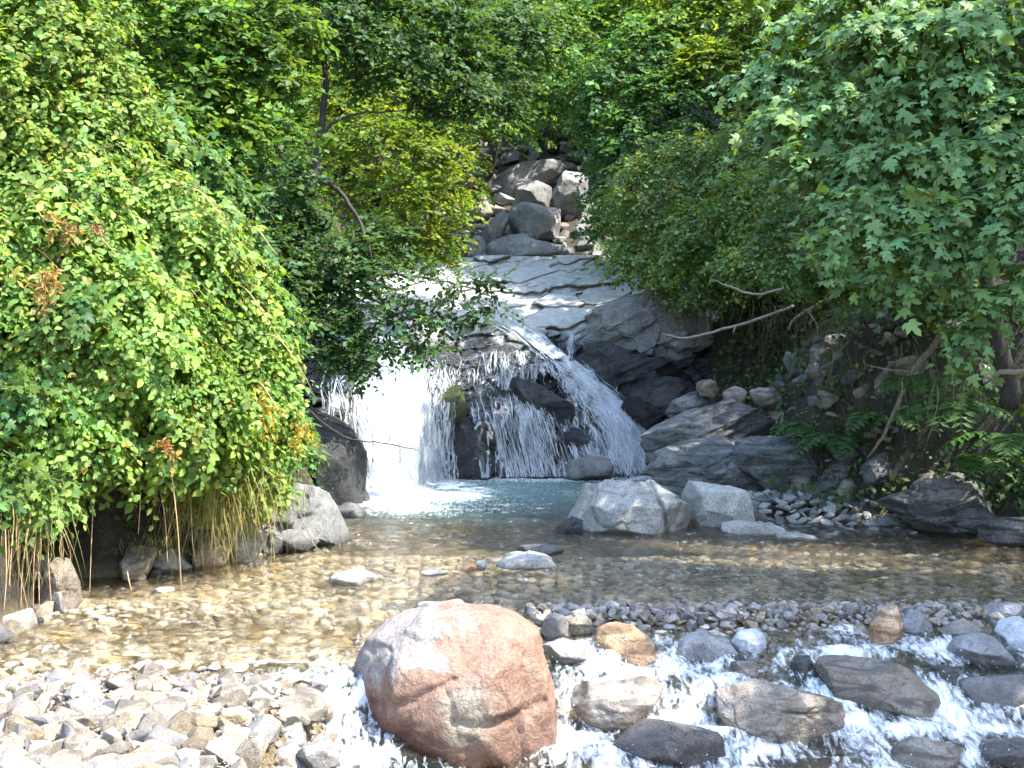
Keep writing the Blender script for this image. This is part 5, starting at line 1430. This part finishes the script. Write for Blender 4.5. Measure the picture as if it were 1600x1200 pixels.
# undergrowth on the two banks
def undergrowth(name, label, region, n, leaf, base, seed, accept, lift=(0.0, .35)):
    rs = np.random.default_rng(seed)
    x = rs.uniform(region[0], region[1], n); y = rs.uniform(region[2], region[3], n)
    k = accept(x, y, rs); x, y = x[k], y[k]
    z = terrain_z(x, y)
    p = np.stack([x, y, z + rs.uniform(lift[0], lift[1], len(x))], 1)
    per = 6
    pos = (p[:, None] + rs.normal(0, .10, (len(p), per, 3))).reshape(-1, 3)
    nn = np.array((-.2, -.5, .8)) + rs.normal(0, .45, pos.shape)
    fr = leaf_frames(rs.normal(0, 1, pos.shape) + np.array((0, -.4, -.5)), nn)
    sid = np.repeat(np.arange(len(p)), per)
    cols = colours(base, np.zeros(len(pos), int), sid, rs, .25)
    sp = Soup(); sp.add(*leaf_soup(pos, fr, leaf * rs.uniform(.6, 1.3, len(pos)), cols, T_DIAMOND))
    return tag(sp.build(name, M['leaf_matte'], None, True, p.mean(0)), label, 'undergrowth', None, 'stuff')
def acc_right(x, y, rs):
    t = x - np.interp(y, _RY, _RX)
    patch = fbm(np.stack([x * .8, y * .8, np.zeros_like(x)], 1), 3, 9)
    cave = (y > 19.3) & (y < 24) & (t < 2.6)
    return (t > .8) & (patch > -.3) & ~(cave & (rs.random(len(x)) < .55))
undergrowth('undergrowth', 'dim green herbs and ivy covering the right bank', (3.4, 11, 11.5, 30), 11000, .10, (0.07, 0.12, 0.04), 31, acc_right)
def acc_left(x, y, rs):
    t = np.interp(y, _LY, _LX) - x
    return (t > .12) & ~((y > 11.5) & (y < 13.1) & (t < 2.6))
undergrowth('undergrowth', 'leafy cover on the left bank behind the brambles', (-9, -2.2, 9, 30), 12000, .10, (0.07, 0.13, 0.032), 32, acc_left)

# ferns on the right bank
def fern(px, py, d, size, seed, label, base=(0.06, 0.125, 0.035), nf=9):
    rs = np.random.default_rng(seed)
    root = P(px, py, d)
    e = empty('fern', root, label, 'fern', 'ferns on the right bank')
    for k in range(nf):
        a = rs.uniform(math.pi * .85, math.pi * 2.15); L = size * rs.uniform(.7, 1.1)
        h = np.array((math.cos(a), math.sin(a), 0))
        t = np.linspace(0, 1, 15)
        path = root + h * (L * t)[:, None] + np.array((0, 0, 1)) * (L * (0.75 * t - 0.95 * t ** 2))[:, None]
        tg = np.gradient(path, axis=0); tg /= np.linalg.norm(tg, axis=1)[:, None]
        sd = np.cross(tg, (0, 0, 1.0)); sd /= np.linalg.norm(sd, axis=1)[:, None]
        pos = np.concatenate([path[2:], path[2:]]); dr = np.concatenate([sd[2:] + tg[2:] * .4, -sd[2:] + tg[2:] * .4]) + rs.normal(0, .08, (26, 3)) + np.array((0, 0, -.12))
        up = np.cross(sd, tg); nn = np.concatenate([up[2:], up[2:]])
        sz = np.tile(L * .34 * np.sin(np.linspace(.35, 2.9, 13)), 2)
        fr = leaf_frames(dr, nn)
        fr = fr * np.array((.62, 1, 1))[None, None, :]
        cols = np.array(base) * rs.uniform(.75, 1.25, (26, 1))
        sp = Soup(); sp.add(*leaf_soup(pos, fr, sz, cols, T_DIAMOND))
        v, f = tube(path, np.linspace(.005, .0015, 15), 3, False); sp.add(v, f, (*[b * .8 for b in base], 1))
        sp.build('frond', M['leaf_matte'], e)
for i, (px, py, d, s, lab) in enumerate([(1320, 690, 18.6, .8, 'bright green fern above the mossy lumpy rock'), (1385, 655, 18.0, .75, 'fern at the foot of the fallen pale branch'), (1250, 668, 19.4, .6, 'small fern left of the bright green fern'),
                                         (1500, 640, 15.8, .9, 'large drooping fern under the maple trunk'), (1450, 600, 16.4, .8, 'fern between the fallen branch and the maple trunk'), (1575, 690, 14.9, .8, 'dark fern at the right margin above the pool'), (1520, 720, 15.6, .7, 'low fern hanging over the dark folded rock')]):
    fern(px, py, d, s, 600 + i, lab)

# grass tufts
def tussock(name, px, py, d, n, length, spread, c1, c2, seed, label, down=0.6, w=.0038):
    rs = np.random.default_rng(seed)
    root = P(px, py, d)
    e = empty(name, root, label, 'grass')
    sp = Soup()
    for k in range(n):
        b = root + rs.normal(0, 1, 3) * np.array(spread)
        a = rs.uniform(math.pi * .9, math.pi * 2.1); L = length * rs.uniform(.5, 1.15)
        h = np.array((math.cos(a), math.sin(a), 0)) * rs.uniform(.1, .75)
        t = np.linspace(0, 1, 6)
        path = b + h * (L * t)[:, None] + np.array((0, 0, 1.0)) * (L * ((.45 - down) * t - .55 * down * t ** 2 + .25 * t * (1 - t)))[:, None]
        sd = np.cross(h, (0, 0, 1.0)); sd /= np.linalg.norm(sd) + 1e-9
        path = path + sd * (L * rs.normal(0, .14) * t ** 2 + L * .05 * np.sin(t * rs.uniform(3, 7) + rs.uniform(0, 6)))[:, None]
        ww = w * np.array((1, 1, .9, .7, .45, .05))
        L_, R_ = path - sd * ww[:, None], path + sd * ww[:, None]
        v = np.stack([L_, R_], 1).reshape(-1, 3)
        f = [q for j in range(5) for q in ((2 * j, 2 * j + 1, 2 * j + 3), (2 * j, 2 * j + 3, 2 * j + 2))]
        c = np.array(c1) + (np.array(c2) - np.array(c1)) * rs.random()
        sp.add(v, f, (*c, 1))
    o = sp.build('blades', M['leaf_matte'], e); o['kind'] = 'stuff'
tussock('dry_grass', 335, 745, 13.3, 330, .75, (.30, .12, .18), (.34, .26, .10), (.20, .20, .06), 701, 'straw coloured dry grass hanging below the brambles', 1.0)
tussock('dry_grass', 385, 720, 14.0, 160, .7, (.18, .12, .10), (.30, .26, .10), (.15, .2, .05), 702, 'small tuft of yellowing grass right of the hanging dry grass', .9)
tussock('dry_grass', 35, 815, 11.0, 90, .5, (.25, .12, .15), (.34, .27, .12), (.18, .18, .07), 703, 'dry grass draped over the bank at the left margin', 1.0)
tussock('dry_grass', 230, 850, 12.8, 90, .35, (.16, .08, .06), (.28, .24, .10), (.14, .17, .05), 704, 'short dry grass on the shore right of the dark hollow', .5)
tussock('grass_tuft', 1330, 660, 18.4, 150, .8, (.3, .2, .1), (.05, .10, .025), (.09, .13, .04), 705, 'green grass tuft behind the bright fern on the right bank', .35)
tussock('hanging_grass', 1480, 560, 15.4, 220, .9, (.7, .2, .2), (.035, .06, .022), (.07, .085, .035), 706, 'long dull grass hanging from the bank under the maple', 1.0)
tussock('hanging_grass', 1260, 480, 19.0, 160, .8, (.5, .2, .15), (.10, .08, .05), (.07, .08, .035), 707, 'fringe of roots and grass over the dark hollow bank', 1.1)
tussock('grass_tuft', 1090, 470, 25.6, 160, .6, (.3, .2, .1), (.05, .09, .025), (.09, .11, .035), 708, 'grass tuft on the pale banded outcrop', .5)

# hanging stems along the left bank
def stem(name, pts, r0, mat, label, cat, group=None):
    p = smooth_path([P(*q) for q in pts], 18)
    v, f = tube(p, np.linspace(r0, r0 * .5, 18), 5)
    sp = Soup(); sp.add(v, f)
    o = sp.build(name, M[mat], thick)
    if label: o['label'] = label
    return o
for i, (x0, y0, x1, y1, dd, mt, lab) in enumerate([
        (152, 710, 140, 930, 12.0, 'stem', 'thin pale stem hanging in front of the dark hollow'), (262, 690, 285, 950, 12.3, 'stem', 'longest pale stem hanging from the orange withered frond'), (213, 700, 216, 835, 12.6, 'stem', 'pale hanging stem right of the dark hollow'),
        (246, 740, 262, 880, 12.7, 'stem', 'short hanging stem just left of the longest stem'), (48, 800, 32, 980, 11.0, 'stem_red', 'reddish root hanging to the water, leftmost of the bundle'), (60, 790, 52, 970, 11.1, 'stem_red', 'reddish root in the middle of the hanging bundle'),
        (70, 770, 62, 962, 11.2, 'stem_red', 'reddish root with a bend in the hanging bundle'), (78, 770, 82, 968, 11.2, 'stem_red', 'reddish root at the right of the hanging bundle'), (20, 830, 14, 985, 10.9, 'stem', 'pale root at the left margin by the water'), (198, 890, 214, 945, 12.4, 'stem', 'short dry stalk standing in the shallow water'),
        (8, 820, 2, 990, 10.7, 'stem_red', 'reddish root at the very left edge')]):
    mx, my = (x0 + x1) / 2 + random.uniform(-6, 6), (y0 + y1) / 2
    stem('hanging_stem', [(x0, y0, dd), (mx, my, dd - .1), (x1, y1, dd - .15)], .007, mt, lab, 'stem', 'stems hanging from the left bank')

rsr = np.random.default_rng(91)
for k in range(16):
    x0 = rsr.uniform(-5, 105); dd = 10.7 + x0 / 110 * .9 + rsr.uniform(0, .3); y0 = rsr.uniform(770, 840); y1 = HOR + 4400 / dd + rsr.uniform(-45, 5)
    stem('hanging_root', [(x0, y0, dd), (x0 + rsr.normal(0, 8), (y0 + y1) / 2, dd - .06), (x0 + rsr.normal(0, 10), y1, dd - .1)], rsr.uniform(.003, .006), 'stem_red' if k % 2 else 'stem', None, None)

# fallen branches and twigs
def branch(name, main, forks, mat, label):
    p = smooth_path([P(*q[:3]) for q in main], 22)
    p += np.random.default_rng(len(label)).normal(0, .006, p.shape)
    rr = np.interp(np.linspace(0, 1, 22), np.linspace(0, 1, len(main)), [q[3] for q in main])
    e = empty(name, p[0], label, 'branch')
    v, f = tube(p, rr, 7); sp = Soup(); sp.add(v, f); sp.build('stem', M[mat], e)
    for fk in forks:
        q_ = smooth_path([P(*q[:3]) for q in fk], 10)
        v, f = tube(q_, np.interp(np.linspace(0, 1, 10), np.linspace(0, 1, len(fk)), [q[3] for q in fk]), 5)
        sp = Soup(); sp.add(v, f); sp.build('fork', M[mat], e)
branch('fallen_branch', [(1480, 500, 16.6, .05), (1460, 540, 16.8, .045), (1420, 590, 17.1, .035), (1400, 640, 17.3, .03), (1375, 690, 17.6, .022), (1355, 715, 17.8, .012)],
       [[(1425, 582, 17.1, .018), (1390, 578, 17.0, .014), (1353, 570, 16.9, .006)], [(1420, 588, 17.1, .016), (1396, 598, 16.9, .008)]], 'bark_pale', 'pale crooked fallen branch leaning on the right bank')
branch('fallen_branch', [(1410, 405, 18.5, .035), (1350, 440, 19, .032), (1290, 470, 19.5, .028), (1245, 495, 19.8, .022), (1232, 515, 19.9, .012)],
       [[(1262, 486, 19.7, .012), (1275, 505, 19.6, .01), (1278, 525, 19.6, .004)]], 'bark_pale', 'straight pale branch sloping down above the dark hollow')
branch('fallen_branch', [(1240, 478, 20.5, .025), (1180, 500, 21, .025), (1110, 520, 21.5, .022), (1070, 528, 21.8, .018), (1034, 522, 22, .008)], [[(1150, 508, 21.2, .012), (1145, 520, 21.1, .005)]], 'bark_pale', 'long thin branch reaching left towards the falls')
branch('fallen_branch', [(1225, 450, 20.6, .02), (1180, 460, 20.9, .02), (1140, 448, 21.1, .016), (1118, 438, 21.2, .008)], [], 'bark_pale', 'short curved branch above the long thin branch')
branch('dead_branch', [(1610, 580, 13.0, .03), (1570, 582, 13.2, .028), (1540, 580, 13.3, .022), (1532, 560, 13.3, .012)], [], 'bark_pale', 'broken dead branch stub at the right margin')
branch('drooping_twig', [(480, 640, 18.6, .016), (520, 672, 18.6, .014), (556, 688, 18.7, .012), (600, 692, 18.8, .010), (655, 704, 19, .005)], [[(556, 688, 18.7, .008), (552, 660, 18.7, .007), (551, 630, 18.7, .004)], [(566, 690, 18.7, .007), (576, 722, 18.7, .004)], [(606, 692, 18.8, .006), (614, 676, 18.8, .005), (640, 666, 18.8, .003)]], 'bark', 'dark bare twig reaching across the left fall')
branch('leafy_twig', [(455, 770, 14.2, .007), (480, 830, 14.2, .006), (505, 865, 14.1, .005), (536, 882, 14.0, .003)], [], 'stem_green', 'slender twig dipping from the left bank over the pool')

# fallen leaves on the gravel bank
rsl = np.random.default_rng(95)
n_ = 70
x_ = rsl.uniform(-3.4, -1.2, n_); y_ = rsl.uniform(6.5, 8.8, n_)
pos = np.stack([x_, y_, terrain_z(x_, y_) + .07], 1)
fr = leaf_frames(rsl.normal(0, 1, (n_, 3)) * np.array((1, 1, .2)), np.array((0, 0, 1.0)) + rsl.normal(0, .4, (n_, 3)))
sp = Soup(); sp.add(*leaf_soup(pos, fr, rsl.uniform(.025, .05, n_), np.array((.22, .13, .05)) * rsl.uniform(.5, 1.3, (n_, 1)), T_OVATE))
tag(sp.build('leaf_litter', M['leaf_matte'], None, True, (-2.4, 7.6, .05)), 'brown fallen leaves scattered on the gravel bank', 'leaf litter', None, 'stuff')

# withered fronds on the thicket
def withered(px, py, d, s, col, seed, label, n=16):
    rs = np.random.default_rng(seed)
    root = P(px, py, d)
    e = empty('withered_frond', root, label, 'frond', 'withered fronds on the brambles')
    m = n * 9
    ax = rs.normal(0, 1, (n, 3)) + np.array((.3, -1.0, -.5)); ax /= np.linalg.norm(ax, axis=1)[:, None]
    t = np.tile(np.linspace(.15, 1, 9), n)
    pos = root + np.repeat(ax, 9, 0) * (t * s)[:, None] + np.array((0, 0, -1)) * (t ** 2 * s * .5)[:, None]
    fr = leaf_frames(rs.normal(0, 1, (m, 3)) + np.array((0, 0, -.8)), rs.normal(0, 1, (m, 3)) + np.array((0, -1, .3)))
    fr = fr * np.array((.5, 1, 1))[None, None, :]
    sp = Soup(); sp.add(*leaf_soup(pos, fr, rs.uniform(.25, .45, m) * s, np.array(col) * rs.uniform(.7, 1.25, (m, 1)), T_DIAMOND))
    for a_ in ax:
        tt_ = np.linspace(0, 1, 6)[:, None]
        v, f = tube(root + a_ * tt_ * s + np.array((0, 0, -1)) * tt_ ** 2 * s * .5, np.linspace(.004, .0015, 6), 3, False)
        sp.add(v, f, (*[c * .7 for c in col], 1))
    sp.build('leaflets', M['leaf_matte'], e)
withered(92, 345, 11.55, .22, (.38, .26, .09), 801, 'orange withered fern frond high on the brambles')
withered(150, 350, 11.75, .14, (.32, .19, .09), 802, 'rusty withered frond right of the high orange frond', 10)
withered(82, 430, 11.1, .24, (.38, .25, .09), 803, 'orange withered frond low at the left of the brambles')
withered(405, 628, 13.3, .28, (.42, .36, .07), 804, 'large bright yellow withered frond near the right end of the brambles', 20)
withered(466, 668, 13.6, .20, (.42, .35, .07), 805, 'small yellow frond at the right tip of the brambles')
withered(257, 690, 11.75, .14, (.38, .18, .06), 806, 'red orange starry frond at the lower edge of the brambles', 9)
withered(385, 660, 13.2, .18, (.45, .34, .05), 807, 'pale yellow frond just below the large yellow one', 10)
